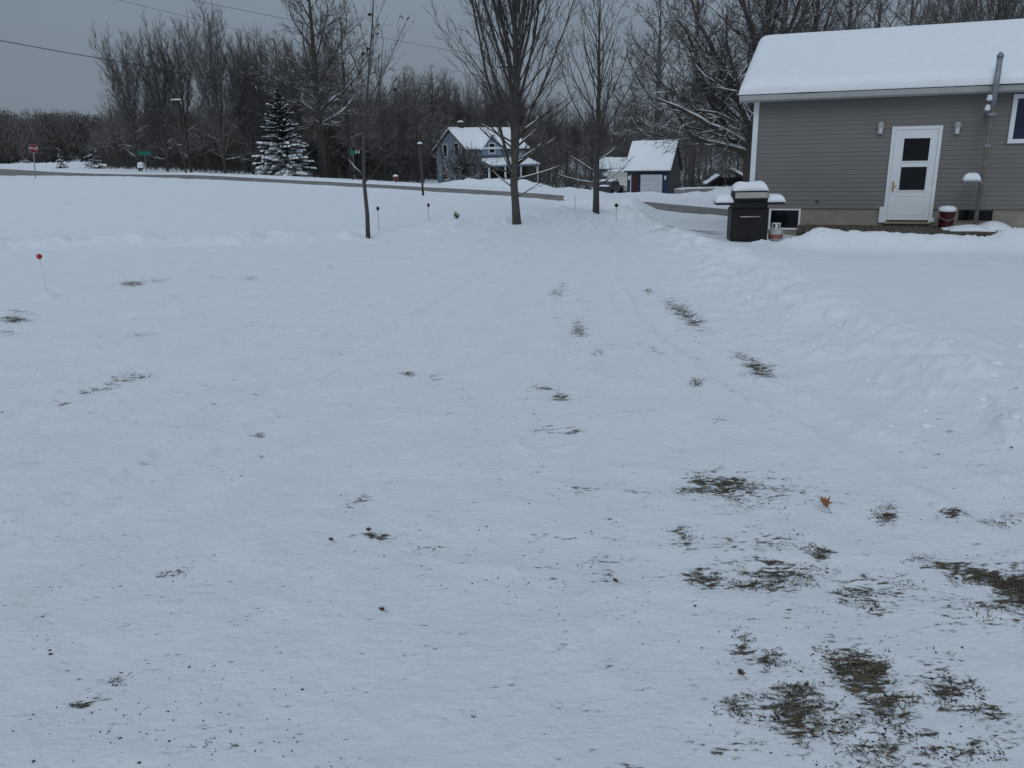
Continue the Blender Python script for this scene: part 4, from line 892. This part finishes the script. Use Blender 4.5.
MGg = Matrix(((0, 1, 0, 0), (1, 0, 0, 0), (0, 0, 1, 0), (0, 0, 0, 1)))      # gable side: u -> y, out -> -x
win(fh, MGg, 2.0, 4.2, .75, 1.3); win(fh, MGg, 4.3, 4.1, .75, 1.3); win(fh, MGg, 4.4, 1.6, .9, 1.5); win(fh, MGg, 1.9, 1.5, .9, 1.5)
win(fh, Matrix.Translation((0, -.35, 0)), xm, eH-.1, .75, 1.0)
# porch
po = MB(); pz0 = eH-2.0
po.prism([(-2.3, pz0), (-.02, pz0+.75), (-.02, pz0+.6), (-2.3, pz0-.15)], 0, 1.3, LL+.3); porch = po.build('porch_roof', M_bluewall, fh)
ps = MB(); ps.cap_snow(1.3, LL+.3, 0, 2.35, 0, .16, 20, 8, e=10); 
ps.v = [(x_, y_-2.35, z_+pz0+.02+.325*(y_)) for x_, y_, z_ in ps.v]; ps.build('porch_snow', M_snow, porch, True)
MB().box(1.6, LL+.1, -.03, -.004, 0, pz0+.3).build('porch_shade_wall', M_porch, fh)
for x_ in (1.5, 3.8, 6.1, 8.6): MB().box(x_-.08, x_+.08, -2.2, -2.04, -.3, pz0-.05).build('porch_post', M_white, fh)
MB().box(1.4, LL+.2, -2.2, -.04, -.3, .25).build('porch_floor', M_wood, fh)
pr_ = MB(); pr_.box(1.5, 8.6, -2.16, -2.1, .95, 1.03)
for k in range(40): pr_.box(1.55+k*.178, 1.59+k*.178, -2.15, -2.11, .25, .95)
pr_.build('porch_railing', M_porch, fh)

# garage
p = at(627, 196, 78); ra = R(-25); gg = thing('small_garage', 'small dark blue garage with steep snowy roof and pale grey door', 'garage', (p.x, p.y, p.z), ra)
GWd = 46/868*78/math.cos(R(25))*.86; GD = 4.4; ge = 27.5/868*78+.1; gr_ = 54.5/868*78
print('garage', GWd, ge, gr_)
w = MB(); w.prism([(0, -.5), (GD, -.5), (GD, ge), (GD/2, gr_-.15), (0, ge)], 0, 0, GWd); w.build('wall', M_navy, gg)
MB().prism([(.0, -.5), (GD, -.5), (GD, ge), (GD/2, gr_-.2), (0, ge)], 0, GWd+.004, GWd+.04).build('side_wall', M_darkwall, gg)
gable_roof(gg, 0, GWd, 0, GD, ge, gr_, M_darkwall, over=.25, snow=.13, seed=8, rough=.3)
gd = MB(); x0, x1 = GWd*.33, GWd*.86
for k in range(4): gd.box(x0, x1, -.04, -.004, .05+k*.48, .05+k*.48+.465)
gd.build('garage_door', M_gdoor, gg)
f = MB(); f.box(x0-.1, x0, -.05, -.004, 0, 2.08); f.box(x1, x1+.1, -.05, -.004, 0, 2.08); f.box(x0-.1, x1+.1, -.052, -.004, 2.08, 2.2); f.build('door_trim', mat('dark_navy_trim', (.016, .022, .045), .7, .1, 3), gg)
MB().box(GWd*.10, GWd*.28, -.04, -.004, 0, 1.95).build('side_door', M_maroon, gg)
f = MB(); f.box(GWd*.075, GWd*.10, -.05, -.004, 0, 2.0); f.build('corner_trim', M_gdoor, gg)
for x_ in (GWd*.05, GWd*.93): MB().box(x_-.08, x_+.08, -.12, -.004, 1.5, 1.85).build('wall_lamp', M_white, gg, bevel=.02)
MB().box(GWd*.45, GWd*.53, -.1, -.004, 2.28, 2.36).build('eave_lamp', M_white, gg, bevel=.02)

# pale blue house behind the vehicles
p = at(600, 192, 112); bh = thing('low_blue_house', 'low pale blue house with snow-edged roof behind the parked vehicles', 'house', (p.x, p.y, g1(p.x, p.y)-.1), R(-4))
MB().prism([(0, -.6), (5, -.6), (5, 2.5), (2.5, 3.6), (0, 2.5)], 0, 0, 7.2).build('wall', M_bluewall, bh)
gable_roof(bh, 0, 7.2, 0, 5, 2.55, 3.75, M_bluewall, over=.3, snow=.10, seed=9, rough=.5)
MB().prism([(-1.5, 1.65), (-.01, 2.0), (-.01, 1.9), (-1.5, 1.5)], 0, .3, 5.5).build('awning', M_snow, bh)
for x_ in (.4, 2.1, 3.8, 5.4): MB().box(x_-.06, x_+.06, -1.45, -1.33, -.4, 1.5).build('awning_post', M_darkwall, bh)
win(bh, Matrix.Identity(4), 1.3, 1.2, .9, 1.0); win(bh, Matrix.Identity(4), 4.3, 1.2, .9, 1.0)

# vehicles
p = ground_at(609, 193, 82)
car = thing('parked_car', 'dark parked car covered in snow left of the garage', 'car', (p.x, p.y, p.z), R(62))
body = MB(); body.prism([(-2.1, .3), (2.1, .3), (2.12, .62), (1.95, .8), (1.0, .9), (.55, 1.32), (-.95, 1.36), (-1.6, .95), (-2.1, .85)], 1, -.82, .82); body.build('body', M_carpaint, car, bevel=.06)
for sx in (-1.3, 1.35):
    for sy in (-.8, .8): w_ = MB().tube([(sx, sy-.1, .32), (sx, sy+.1, .32)], .32, 16).build('wheel', M_rubber, car)
f = MB(); f.cap_snow(-.95, .5, -.72, .72, 1.34, .2, 8, 8); f.build('roof_snow', M_snow, car, True)
f = MB(); f.cap_snow(1.0, 2.05, -.75, .75, .86, .16, 8, 8); f.build('bonnet_snow', M_snow, car, True)
f = MB(); f.cap_snow(-2.05, -1.5, -.75, .75, .9, .14, 8, 8); f.build('boot_snow', M_snow, car, True)
for sy in (-.83, .825): MB().prism([(-1.3, .95), (.8, .95), (.45, 1.25), (-.9, 1.28)], 1, sy, sy+.008).build('side_window', M_glassd, car)
p = ground_at(621, 194, 86)
van = thing('box_truck', 'cream box truck with snow on top parked against the left side of the garage', 'truck', (p.x, p.y, p.z), R(-82))
MB().box(-2.2, 1.2, -.95, .95, .5, 2.3).build('cargo_box', M_vanpaint, van, bevel=.04)
MB().box(-2.21, 1.21, -.96, .96, .82, 1.0).build('side_stripe', mat('tan_stripe', (.40, .27, .12), .6, .1, 5), van)
MB().prism([(1.25, .4), (2.6, .4), (2.65, .95), (2.1, 1.1), (1.8, 1.7), (1.25, 1.75)], 1, -.85, .85).build('cab', M_vanpaint, van, bevel=.04)
MB().box(-2.0, 2.4, -.75, .75, .35, .498).build('chassis', M_rubber, van)
for sx in (-1.4, 1.9):
    for sy in (-.82, .82): MB().tube([(sx, sy-.12, .36), (sx, sy+.12, .36)], .36, 16).build('wheel', M_rubber, van)
for sy in (-.96, .955): MB().box(1.4, 1.75, sy*.9, sy*.9+.01, 1.15, 1.6).build('cab_window', M_glassd, van)
f = MB(); f.cap_snow(-2.2, 1.2, -.95, .95, 2.29, .22, 10, 8); f.build('roof_snow', M_snow, van, True)

# shed/lean-to and fence right of garage
p = ground_at(708, 199, 66); sh = thing('open_shelter', 'low dark open-fronted shelter with snowy slanted roof right of the garage', 'shelter', (p.x, p.y, p.z), R(-8))
k_ = 66/868
for x_ in (.1, 3.6): MB().box(x_-.08, x_+.08, -.08, .08, -.4, 1.1).build('post', M_darkwall, sh)
MB().prism([(-.2, .95), (1.6, 2.1), (3.9, .75), (3.9, .62), (1.6, 1.95), (-.2, .82)], 1, -.2, 2.4).build('roof', M_darkwall, sh)
f = MB(); f.prism([(1.9, 1.96), (3.95, .80), (3.95, .98), (1.9, 2.18)], 1, -.25, 2.4); f.prism([(-.25, .96), (.8, 1.64), (.8, 1.72), (-.25, 1.03)], 1, -.25, 2.4); f.build('roof_snow', M_snow, sh, bevel=.05)
MB().box(0, 3.7, 2.0, 2.1, -.4, 1.4).build('back_wall', M_darkwall, sh)
p0 = ground_at(686, 198, 68); fe = thing('rail_fence', 'weathered rail fence between the garage and the dark shelter', 'fence', (p0.x, p0.y, p0.z), R(-6))
for k in range(3): MB().box(k*1.25-.06, k*1.25+.06, -.05, .05, -.4, .95).build('post', M_wood, fe)
for z_ in (.45, .85): MB().box(-.1, 2.6, -.085, -.052, z_-.06, z_+.06).build('rail', M_wood, fe)
p = ground_at(705, 200, 60); bf = thing('board_fence', 'low ash grey board wall half buried in snow right of the garage', 'fence', (p.x, p.y, p.z), R(4))
f = MB()
for k in range(24): f.box(-2.3+k*.19, -2.3+k*.19+.18, 0, .03, -.4, .55+.05*math.sin(k*1.7)+.012*k)
f.build('boards', M_fabricgrey, bf)
f = MB(); f.cap_snow(-2.3, 2.2, -.04, .08, .60, .12, 22, 4, 4); f.build('snow_cap', M_snow, bf, True)

# ------------------------------------------------------------------ signs, markers, poles, wires
def text_mesh(name, s, size, m, parent, loc, rot, depth=.003):
    c = bpy.data.curves.new(name, 'FONT'); c.body = s; c.size = size; c.align_x = 'CENTER'; c.align_y = 'CENTER'; c.extrude = depth
    o = bpy.data.objects.new('tmp_text', c); C.objects.link(o); dg = bpy.context.evaluated_depsgraph_get(); me = bpy.data.meshes.new_from_object(o.evaluated_get(dg))
    bpy.data.objects.remove(o); me.materials.clear(); me.materials.append(m); t = bpy.data.objects.new(name, me); C.objects.link(t); t.parent = parent; t.location = loc; t.rotation_euler = rot
    return t
p = ground_at(35.5, 178.3, 61); ss = thing('stop_sign', 'red octagonal stop sign on a thin post near the road junction', 'sign', p, R(14)); ss.rotation_euler = (0, R(6), R(14))
hz = (178.3-149)/868*61
MB().box(-.035, .035, 0, .03, -.3, hz+.3).build('sign_post', M_galv, ss)
def octo(r, y0, y1): return MB().prism([(r*math.cos(R(22.5+45*k)), hz+r*math.sin(R(22.5+45*k))) for k in range(8)], 1, y0, y1)
octo(.325, -.012, -.002).build('sign_border', M_white, ss); octo(.315, -.016, -.0125).build('sign_face', M_stopred, ss)
text_mesh('lettering', 'STOP', .235, M_white, ss, (0, -.019, hz), (R(90), 0, 0))
p = ground_at(147, 171, 84); ss = thing('street_sign', 'small green street name sign in front of the bare trees', 'sign', p, R(8))
hz = (171-154)/868*84
MB().tube([(0, 0, -.3), (0, 0, hz)], .03, 8).build('sign_post', M_galv, ss); MB().box(-.62, .62, -.012, .012, hz-.05, hz+.34).build('sign_plate', M_green, ss, bevel=.008)
p = ground_at(355, 181, 80); ss = thing('green_marker_sign', 'tiny green road marker with white reflectors left of the thin sapling', 'sign', p, 0)
MB().tube([(0, 0, -.3), (0, 0, 2.4)], .03, 8).build('sign_post', M_galv, ss); MB().box(-.26, .2, -.012, .012, 2.3, 2.72).build('sign_plate', M_green, ss, bevel=.008)
for k in range(2): MB().box(.28+k*.26, .36+k*.26, -.02, .0, 2.42, 2.68).build('reflector', M_white, ss)
MB().box(.2, .66, .001, .012, 2.5, 2.56).build('reflector_bar', M_galv, ss)
# white snow topped box near street sign
p = ground_at(142, 171, 85); mbx = thing('mailbox', 'white mailbox with snow on top below the green street sign', 'mailbox', p, 0)
MB().box(-.05, .05, -.05, .05, -.3, .35).build('post', M_wood, mbx); MB().prism([(-.28, .35), (.28, .35), (.28, .62), (.2, .74), (-.2, .74), (-.28, .62)], 1, -.3, .3).build('box', M_white, mbx)
f = MB(); f.cap_snow(-.26, .26, -.3, .3, .72, .18, 8, 8); f.build('snow_cap', M_snow, mbx, True)
# pair of dark mailboxes
for x_, lab in ((353, 'black roadside mailbox behind the sapling, left of two'), (358.5, 'black roadside mailbox behind the sapling, right of two')):
    p = ground_at(x_, 179.8, 62); mbx = thing('mailbox', lab, 'mailbox', p, 0, 'pair of black mailboxes by the road')
    MB().box(-.035, .035, -.05, .05, -.3, .42).build('post', M_wood, mbx); MB().prism([(-.17, .42), (.17, .42), (.17, .62), (.1, .72), (-.1, .72), (-.17, .62)], 1, -.25, .25).build('box', M_black, mbx)
p = ground_at(396, 182.6, 62); mbx = thing('newspaper_box', 'small reddish box with snow on its roof beside the road right of the sapling', 'box', p, 0)
MB().box(-.05, .05, -.04, .04, -.3, .2).build('post', M_wood, mbx)
MB().prism([(-.2, .15), (.2, .15), (.2, .36), (0, .48), (-.2, .36)], 1, -.2, .2).build('box', mat('rust_red', (.12, .03, .025), .7, .2, 8), mbx); f = MB(); f.cap_snow(-.17, .17, -.2, .2, .43, .12, 6, 6); f.build('snow_cap', M_snow, mbx, True)
# iron post (423)
p = ground_at(423.5, 202, 37); k_ = 37/868; po_ = thing('dark_post', 'thin dark post with a small top cap standing in the snow before the farmhouse', 'post', p, 0)
MB().tube([(0, 0, -.2), (-.02, 0, 1.2), (-.03, 0, 50*k_)], [.055, .045, .04], 8).build('post_shaft', M_wood, po_, True)
MB().box(-.12, .06, -.06, .06, 50*k_-.02, 50*k_+.10).build('post_cap', M_darkwall, po_, bevel=.01)
f = MB(); f.cap_snow(-.12, .06, -.06, .06, 50*k_+.1, .07, 6, 6); f.build('snow_cap', M_snow, po_, True)
# reflector stakes
for (x, yb, yt, d, lab, hd) in ((379.5, 237, 214, 18.6, 'driveway stake with dark reflector just right of the sapling trunk', 1), (429.5, 231, 214, 21, 'driveway stake with dark reflector between the sapling and the big maple', 1), (575, 221, 206, 24.5, 'plain thin driveway stake between the two yard maples', 0)):
    p = ground_at(x, yb, d); hh = (yb-yt)/868*d; st = thing('driveway_stake', lab, 'stake', p, 0, 'driveway stakes in the snow')
    MB().tube([(0, 0, -.15), (.004, 0, hh)], .006, 6).build('rod', mat('grey_rod', (.22, .22, .23), .6, .1, 9), st)
    if hd: MB().lathe([(.012, -.04), (.032, -.03), (.036, .02), (.015, .05)], 10, (.004, 0, hh)).build('reflector', M_black, st, True)
p = ground_at(616, 230, 22.5); st = thing('diamond_marker', 'dark diamond-shaped marker on a thin stake right of the smaller yard tree', 'stake', p, 0, 'driveway stakes in the snow')
hh = (230-212.5)/868*22.5; MB().tube([(0, 0, -.15), (0, 0, hh)], .006, 6).build('rod', M_galv, st)
MB().prism([(-.065, hh), (0, hh-.065), (.065, hh), (0, hh+.065)], 1, -.012, .012).build('diamond_plate', M_black, st, bevel=.003)
# red ball marker at left
p = ground_at(47, 292); st = thing('ball_marker', 'red ball on a tilted thin wire stake at the left of the snow', 'stake', p, 0)
tp_ = at(39.5, 258, p.y)-p; MB().tube([(0, 0, -.1), tuple(tp_*.5), tuple(tp_)], .008, 6).build('rod', M_white, st)
MB().lathe([(.004, -.036), (.022, -.03), (.036, -.008), (.036, .008), (.022, .03), (.004, .036)], 12, tuple(tp_+Vector((0, 0, .02)))).build('ball', M_orange, st, True)
# small evergreen sprig (457,223)
p = ground_at(457, 225, 21.5); rng = random.Random(4); sg_ = thing('dead_sprig', 'small green and brown sprig poking out of the snow left of the big maple', 'plant', p, 0)
f = MB()
for k in range(60):
    a_ = rng.uniform(0, 6.28); L_ = rng.uniform(.05, .15); q = Vector((rng.uniform(-.05, .05), rng.uniform(-.05, .05), rng.uniform(.02, .13))); L_ *= .6; e_ = q+Vector((math.cos(a_)*L_, math.sin(a_)*L_, rng.uniform(.0, .14))); f.add([q, e_, q+Vector((.015, .01, .02))], [(0, 1, 2)])
f.build('needles', mat('sprig_green', (.06, .07, .04), .9, .3, 20), sg_); MB().tube([(0, 0, -.05), (.01, 0, .1)], .008, 5).build('stem', M_wood, sg_)

# utility poles and wires
def upole(x, yb, ytop, d, lab, arm=1.3, rz=0, ycross=None):
    p = at(x, yb, d); p.z = g1(p.x, p.y); top = at(x, ytop, d).z-p.z; o = thing('utility_pole', lab, 'pole', p, rz, 'utility poles among the trees')
    MB().tube([(0, 0, -.5), (0, 0, top)], [.11, .08], 10).build('pole_shaft', M_wood, o, True)
    za = top-.35; a = MB().box(-arm, arm, -.17, -.112, za-.06, za+.06).build('crossarm', M_wood, o)
    f = MB(); f.cap_snow(-arm, arm, -.20, -.09, za+.06, .13, 12, 4, 6); f.build('snow_cap', M_snow, o, True)
    for s_ in (-.9, 0, .9): MB().lathe([(.02, 0), (.05, .03), (.04, .1), (.01, .14)], 8, (s_*arm*.9, -.14, za+.06)).build('insulator', M_white, o)
    return o.location+Vector((0, 0, top))
t1 = upole(186, 173, 97, 86, 'utility pole with a snow-topped crossarm among the bare trees on the left', .55)
t2 = upole(334, 180, 86, 96, 'utility pole mostly hidden behind the massive thick-trunked tree', 1.0)
t3 = upole(513, 192, 62, 66, 'utility pole mostly hidden behind the big maple trunk', .9)
def wire(px, lab, rw=.012):
    pts = [at(x, y, d) for x, y, d in px]; P = []
    for a, b_ in zip(pts[:-1], pts[1:]):
        for k in range(8): P.append(a.lerp(b_, k/8))
    P.append(pts[-1]); f = MB().tube(P, rw, 5); o = f.build('power_line', M_wire, None, True); tag(o, lab, 'power line', 'power lines crossing the sky')
wire([(-150, 5, 60), (-60, 27, 64), (0, 40.5, 68), (60, 51.5, 73), (118, 61.5, 78), (180, 73, 86), (260, 85, 90), (334, 93, 96)], 'thick power line running from the left edge of the sky into the bare trees', .032)
wire([(20, -26, 55), (115, -1, 62), (204, 21, 70), (262, 36, 78), (334, 54, 95)], 'faint power line above the left tree row, lower of the two high ones')
wire([(120, -22, 48), (191, 0, 52), (277, 17, 56), (394, 40, 61), (456, 51.5, 63.5), (513, 62, 66)], 'faint power line passing the sapling top and ending behind the big maple')

# ------------------------------------------------------------------ litter on the snow
LE = [(825, 510, .055, 'orange-brown lobed leaf lying on the snow between bare grass patches', 3, 1), (741, 680, .035, 'small curled brown leaf by the bare patches near the lower right', 2, .5), (332, 545, .028, 'small tan leaf on the snow left of a streak of dirt', 4, .6), (616, 587, .032, 'dark flat leaf on the snow below a small tyre-tread mark', 5, .3), (383, 616, .030, 'crumpled reddish leaf scrap on open snow toward the lower middle', 6, .8), (369, 535, .03, 'crumpled brown leaf lying on the dirt streak left of centre', 1, .4), (933, 757, .022, 'tiny reddish leaf at the very bottom of the bare patches', 0, .4)]
for (x, y, r_, lab, a0_, curl) in LE:
    p = ground_at(x, y); o = thing('fallen_leaf', lab, 'leaf', (p.x, p.y, p.z+.012), a0_, 'fallen leaves on the snow')
    o.rotation_euler = (R(50 if r_ > .05 else 26), R(8), a0_*.2); o.location.z += r_*.45
    if r_ < .05: r_ *= .72
    lr_ = random.Random(int(x)); out = []; lob = [(0, 1.0), (.22, .55), (.5, .95), (.75, .5), (1.05, .95), (1.35, .45), (1.7, .7), (2.2, .35), (2.9, .45), (3.14, .3)]
    for a_, q in lob+[(-a_, q) for a_, q in reversed(lob[1:-1])]:
        q *= lr_.uniform(.7, 1.15); a_ += lr_.uniform(-.08, .08); out.append((q*r_*math.sin(a_), q*r_*math.cos(a_)))
    n = len(out); zf = lambda X, Y: curl*((X*X)*6-Y*Y*4+ .15*X)
    vs = [(X, Y, zf(X, Y)) for X, Y in out]+[(0, 0, 0)]+[(X, Y, zf(X, Y)-.0012) for X, Y in out]+[(0, 0, -.0012)]
    fs = [(i, (i+1) % n, n) for i in range(n)]+[(n+1+(i+1) % n, n+1+i, 2*n+1) for i in range(n)]+[(i, n+1+i, n+1+(i+1) % n, (i+1) % n) for i in range(n)]
    MB().add(vs, fs).build('leaf_blade', M_leafo if r_ > .05 else M_leafb, o); MB().tube([(0, 0, 0), (0, -r_*.5, .002), (.004, -r_*1.2, .006)], .0012, 5).build('stem', M_leafb, o)

def scatter():
    rng = random.Random(99); nr = np.random.default_rng(5)
    # candidates drawn in the patches
    pts = []
    W = [(q[6]**2)*abs(q[2]*q[5]-q[3]*q[4])**.6 if q[6] > .35 else 0 for q in PATCH]; W = np.array(W)/sum(W)
    idx = nr.choice(len(PATCH), 26000, p=W); u = nr.normal(0, .85, 26000); v = nr.normal(0, .85, 26000)
    Pm = np.array(PATCH)[idx]; X = Pm[:, 0]+Pm[:, 2]*u+Pm[:, 4]*v; Y = Pm[:, 1]+Pm[:, 3]*u+Pm[:, 5]*v
    st = Pm[:, 6]; m = fbm(X*5, Y*9, 71, 4)*1.9+fbm(X*16, Y*22, 72, 3)*1.2+st*np.exp(-.5*(u*u+v*v)) > .72
    X = X[m]; Y = Y[m]; Z = base(X, Y)+features(X, Y, True)[0]
    m = np.hypot(X, Y) < 16; X, Y, Z = X[m], Y[m], Z[m]
    gb = MB(); cl = MB()
    for i in range(len(X)):
        p = Vector((X[i], Y[i], Z[i]))
        if rng.random() < .72:
            for k in range(2):
                a = rng.uniform(0, 6.28); L = rng.uniform(.008, .030); e = rng.uniform(-.05, .22); d = Vector((math.cos(a), math.sin(a), e)).normalized()*L; s_ = Vector((-math.sin(a), math.cos(a), 0))*rng.uniform(.0009, .0018)
                q = p+Vector((rng.uniform(-.02, .02), rng.uniform(-.02, .02), .001)); mid = q+d*.55+Vector((0, 0, .15*L)); gb.add([q-s_, q+s_, mid+s_*.8, mid-s_*.8, q+d], [(0, 1, 2, 3), (3, 2, 4)])
        else:
            r = rng.uniform(.002, .007); vs = [p+Vector((c[0]*r*rng.uniform(.6, 1.3), c[1]*r*rng.uniform(.6, 1.3), c[2]*r*rng.uniform(.4, 1))) for c in ((1, 0, 0), (0, 1, 0), (-1, 0, 0), (0, -1, 0), (0, 0, 1), (0, 0, -1))]
            cl.add(vs, [(0, 1, 4), (1, 2, 4), (2, 3, 4), (3, 0, 4), (1, 0, 5), (2, 1, 5), (3, 2, 5), (0, 3, 5)])
    # loose crumbs over the drive
    n = 1000; px = nr.uniform(-80, 1100, n); py = 768-nr.uniform(0, 1, n)**1.3*470
    XY = []
    for x, y in zip(px, py): r_ = ray(x, y); k = H/-r_.z; XY.append((r_.x*k, r_.y*k))
    XY = np.array(XY); keep = fbm(XY[:, 0]*.9, XY[:, 1]*.9, 81, 3) > -.05; s_ = seg_dist(XY[:, 0], XY[:, 1], BANK); keep &= (s_[0]*s_[1] > .3); XY = XY[keep]
    Zc = base(XY[:, 0], XY[:, 1])+features(XY[:, 0], XY[:, 1], True)[0]
    for (x, y), z in zip(XY, Zc):
        for k in range(rng.choice((1, 1, 1, 2, 4))):
            p = Vector((x+rng.uniform(-.04, .04), y+rng.uniform(-.04, .04), z+.001)); r = rng.uniform(.0015, .004)*(2.0 if rng.random() < .07 else 1)
            vs = [p+Vector((c[0]*r*rng.uniform(.6, 1.6), c[1]*r*rng.uniform(.6, 1.3), c[2]*r*rng.uniform(.4, 1))) for c in ((1, 0, 0), (0, 1, 0), (-1, 0, 0), (0, -1, 0), (0, 0, 1), (0, 0, -1))]
            cl.add(vs, [(0, 1, 4), (1, 2, 4), (2, 3, 4), (3, 0, 4), (1, 0, 5), (2, 1, 5), (3, 2, 5), (0, 3, 5)])
    def island(name, cols):
        m, N, L, b = new_mat(name); g = N.new('ShaderNodeNewGeometry'); r = N.new('ShaderNodeValToRGB'); L.new(g.outputs['Random Per Island'], r.inputs['Fac']); r.color_ramp.interpolation = 'CONSTANT'
        el = r.color_ramp.elements; el[0].color = (*cols[0], 1); el[1].position = 1/len(cols); el[1].color = (*cols[1], 1)
        for k in range(2, len(cols)): e = el.new(k/len(cols)); e.color = (*cols[k], 1)
        L.new(r.outputs['Color'], b.inputs['Base Color']); b.inputs['Roughness'].default_value = .9; return m
    o = gb.build('grass', island('frozen_grass', ((.04, .045, .025), (.06, .05, .03), (.12, .09, .05), (.035, .032, .024), (.24, .19, .12)))); tag(o, 'dark frozen grass blades showing through the thin snow', 'grass', None, 'stuff')
    o = cl.build('dirt', island('dirt_crumbs', ((.02, .016, .013), (.035, .025, .018), (.06, .035, .022), (.015, .014, .013)))); tag(o, 'dark crumbs of dirt scattered over the snow', 'dirt', None, 'stuff')
    # snow lumps thrown up on the bank and mounds
    sl = MB(); ico = None
    import bmesh
    bm = bmesh.new(); bmesh.ops.create_icosphere(bm, subdivisions=2, radius=1); IV = [v.co.copy() for v in bm.verts]; IF = [tuple(v.index for v in f.verts) for f in bm.faces]; bm.free()
    C_ = []
    for k in range(110):
        i = rng.randrange(len(BANK)-1); t = rng.random(); a, b_ = BANK[i], BANK[i+1]; w = rng.gauss(-.05, .42)
        L_ = math.hypot(b_[0]-a[0], b_[1]-a[1]); nx, ny = (b_[1]-a[1])/L_, -(b_[0]-a[0])/L_; C_.append((a[0]+(b_[0]-a[0])*t+nx*w, a[1]+(b_[1]-a[1])*t+ny*w))
    for (mx, my, sx, sy, h) in MOUNDS[:7]:
        for k in range(26): C_.append((mx+rng.gauss(0, sx*.8), my+rng.gauss(0, sy*.8)))
    C_ = np.array(C_); Zs = gz(C_[:, 0], C_[:, 1])
    for (x, y), z in zip(C_, Zs):
        if math.hypot(x, y) < 3: continue
        r = rng.uniform(.008, .032)*(1.4 if rng.random() < .1 else 1); sc_ = (rng.uniform(.8, 1.3), rng.uniform(.8, 1.3), rng.uniform(.5, .8)); o0 = rng.random()*50
        vs = []
        for c in IV:
            k = 1+.5*float(_h(int(c.x*3+9), int(c.y*3+c.z*7+9), int(o0))-.5); vs.append((x+c.x*r*sc_[0]*k, y+c.y*r*sc_[1]*k, z+c.z*r*sc_[2]*k-r*.12))
        sl.add(vs, IF)
    o = sl.build('snow_lumps', M_snow, None, True); tag(o, 'crumbled lumps of ploughed snow along the bank', 'snow lumps', None, 'stuff')
scatter()

# ------------------------------------------------------------------ light
w = bpy.data.worlds.new('World'); scene.world = w; w.use_nodes = True; N = w.node_tree.nodes; L = w.node_tree.links
bg = N['Background']; sky = N.new('ShaderNodeTexSky'); sky.sky_type = 'NISHITA'; sky.sun_disc = False; sky.sun_elevation = R(18); sky.sun_rotation = R(160); sky.air_density = 1.5; sky.dust_density = 3
tc = N.new('ShaderNodeTexCoord'); sp_ = N.new('ShaderNodeSeparateXYZ'); L.new(tc.outputs['Generated'], sp_.inputs[0])
rp = N.new('ShaderNodeValToRGB'); L.new(sp_.outputs['Z'], rp.inputs['Fac']); el = rp.color_ramp.elements
el[0].position = 0; el[0].color = (.147, .183, .231, 1); el[1].position = 1; el[1].color = (.372, .458, .565, 1)
e = el.new(.16); e.color = (.165, .204, .256, 1); e = el.new(.45); e.color = (.286, .353, .438, 1)
cn = N.new('ShaderNodeTexNoise'); cn.inputs['Scale'].default_value = 2.2; cn.inputs['Detail'].default_value = 3; mpn = N.new('ShaderNodeMapping'); mpn.inputs['Scale'].default_value = (1, 1, 4); L.new(tc.outputs['Generated'], mpn.inputs[0]); L.new(mpn.outputs[0], cn.inputs['Vector'])
mr = N.new('ShaderNodeMapRange'); mr.inputs['To Min'].default_value = .88; mr.inputs['To Max'].default_value = 1.12; L.new(cn.outputs['Fac'], mr.inputs['Value'])
mu = N.new('ShaderNodeVectorMath'); mu.operation = 'SCALE'; L.new(rp.outputs['Color'], mu.inputs[0]); L.new(mr.outputs[0], mu.inputs['Scale'])
sc2 = N.new('ShaderNodeVectorMath'); sc2.operation = 'SCALE'; sc2.inputs['Scale'].default_value = .006; L.new(sky.outputs[0], sc2.inputs[0])
ad = N.new('ShaderNodeVectorMath'); L.new(mu.outputs[0], ad.inputs[0]); L.new(sc2.outputs[0], ad.inputs[1]); L.new(ad.outputs[0], bg.inputs['Color']); bg.inputs['Strength'].default_value = 1.1
ld = bpy.data.lights.new('sun', 'SUN'); ld.energy = .6; ld.angle = R(35); ld.color = (.80, .90, 1.0); lo = bpy.data.objects.new('sun', ld); C.objects.link(lo)
se, sr = R(38), R(200)
dv = Vector((math.sin(sr)*math.cos(se), math.cos(sr)*math.cos(se), math.sin(se))); sky.sun_elevation = se; sky.sun_rotation = sr
lo.rotation_euler = dv.to_track_quat('Z', 'Y').to_euler()
vs_ = scene.view_settings; vs_.view_transform = 'Standard'; vs_.look = 'None'; vs_.exposure = 0; vs_.gamma = 1; vs_.use_curve_mapping = False
scene.cycles.max_bounces = 5; scene.cycles.diffuse_bounces = 3; scene.cycles.use_denoising = True
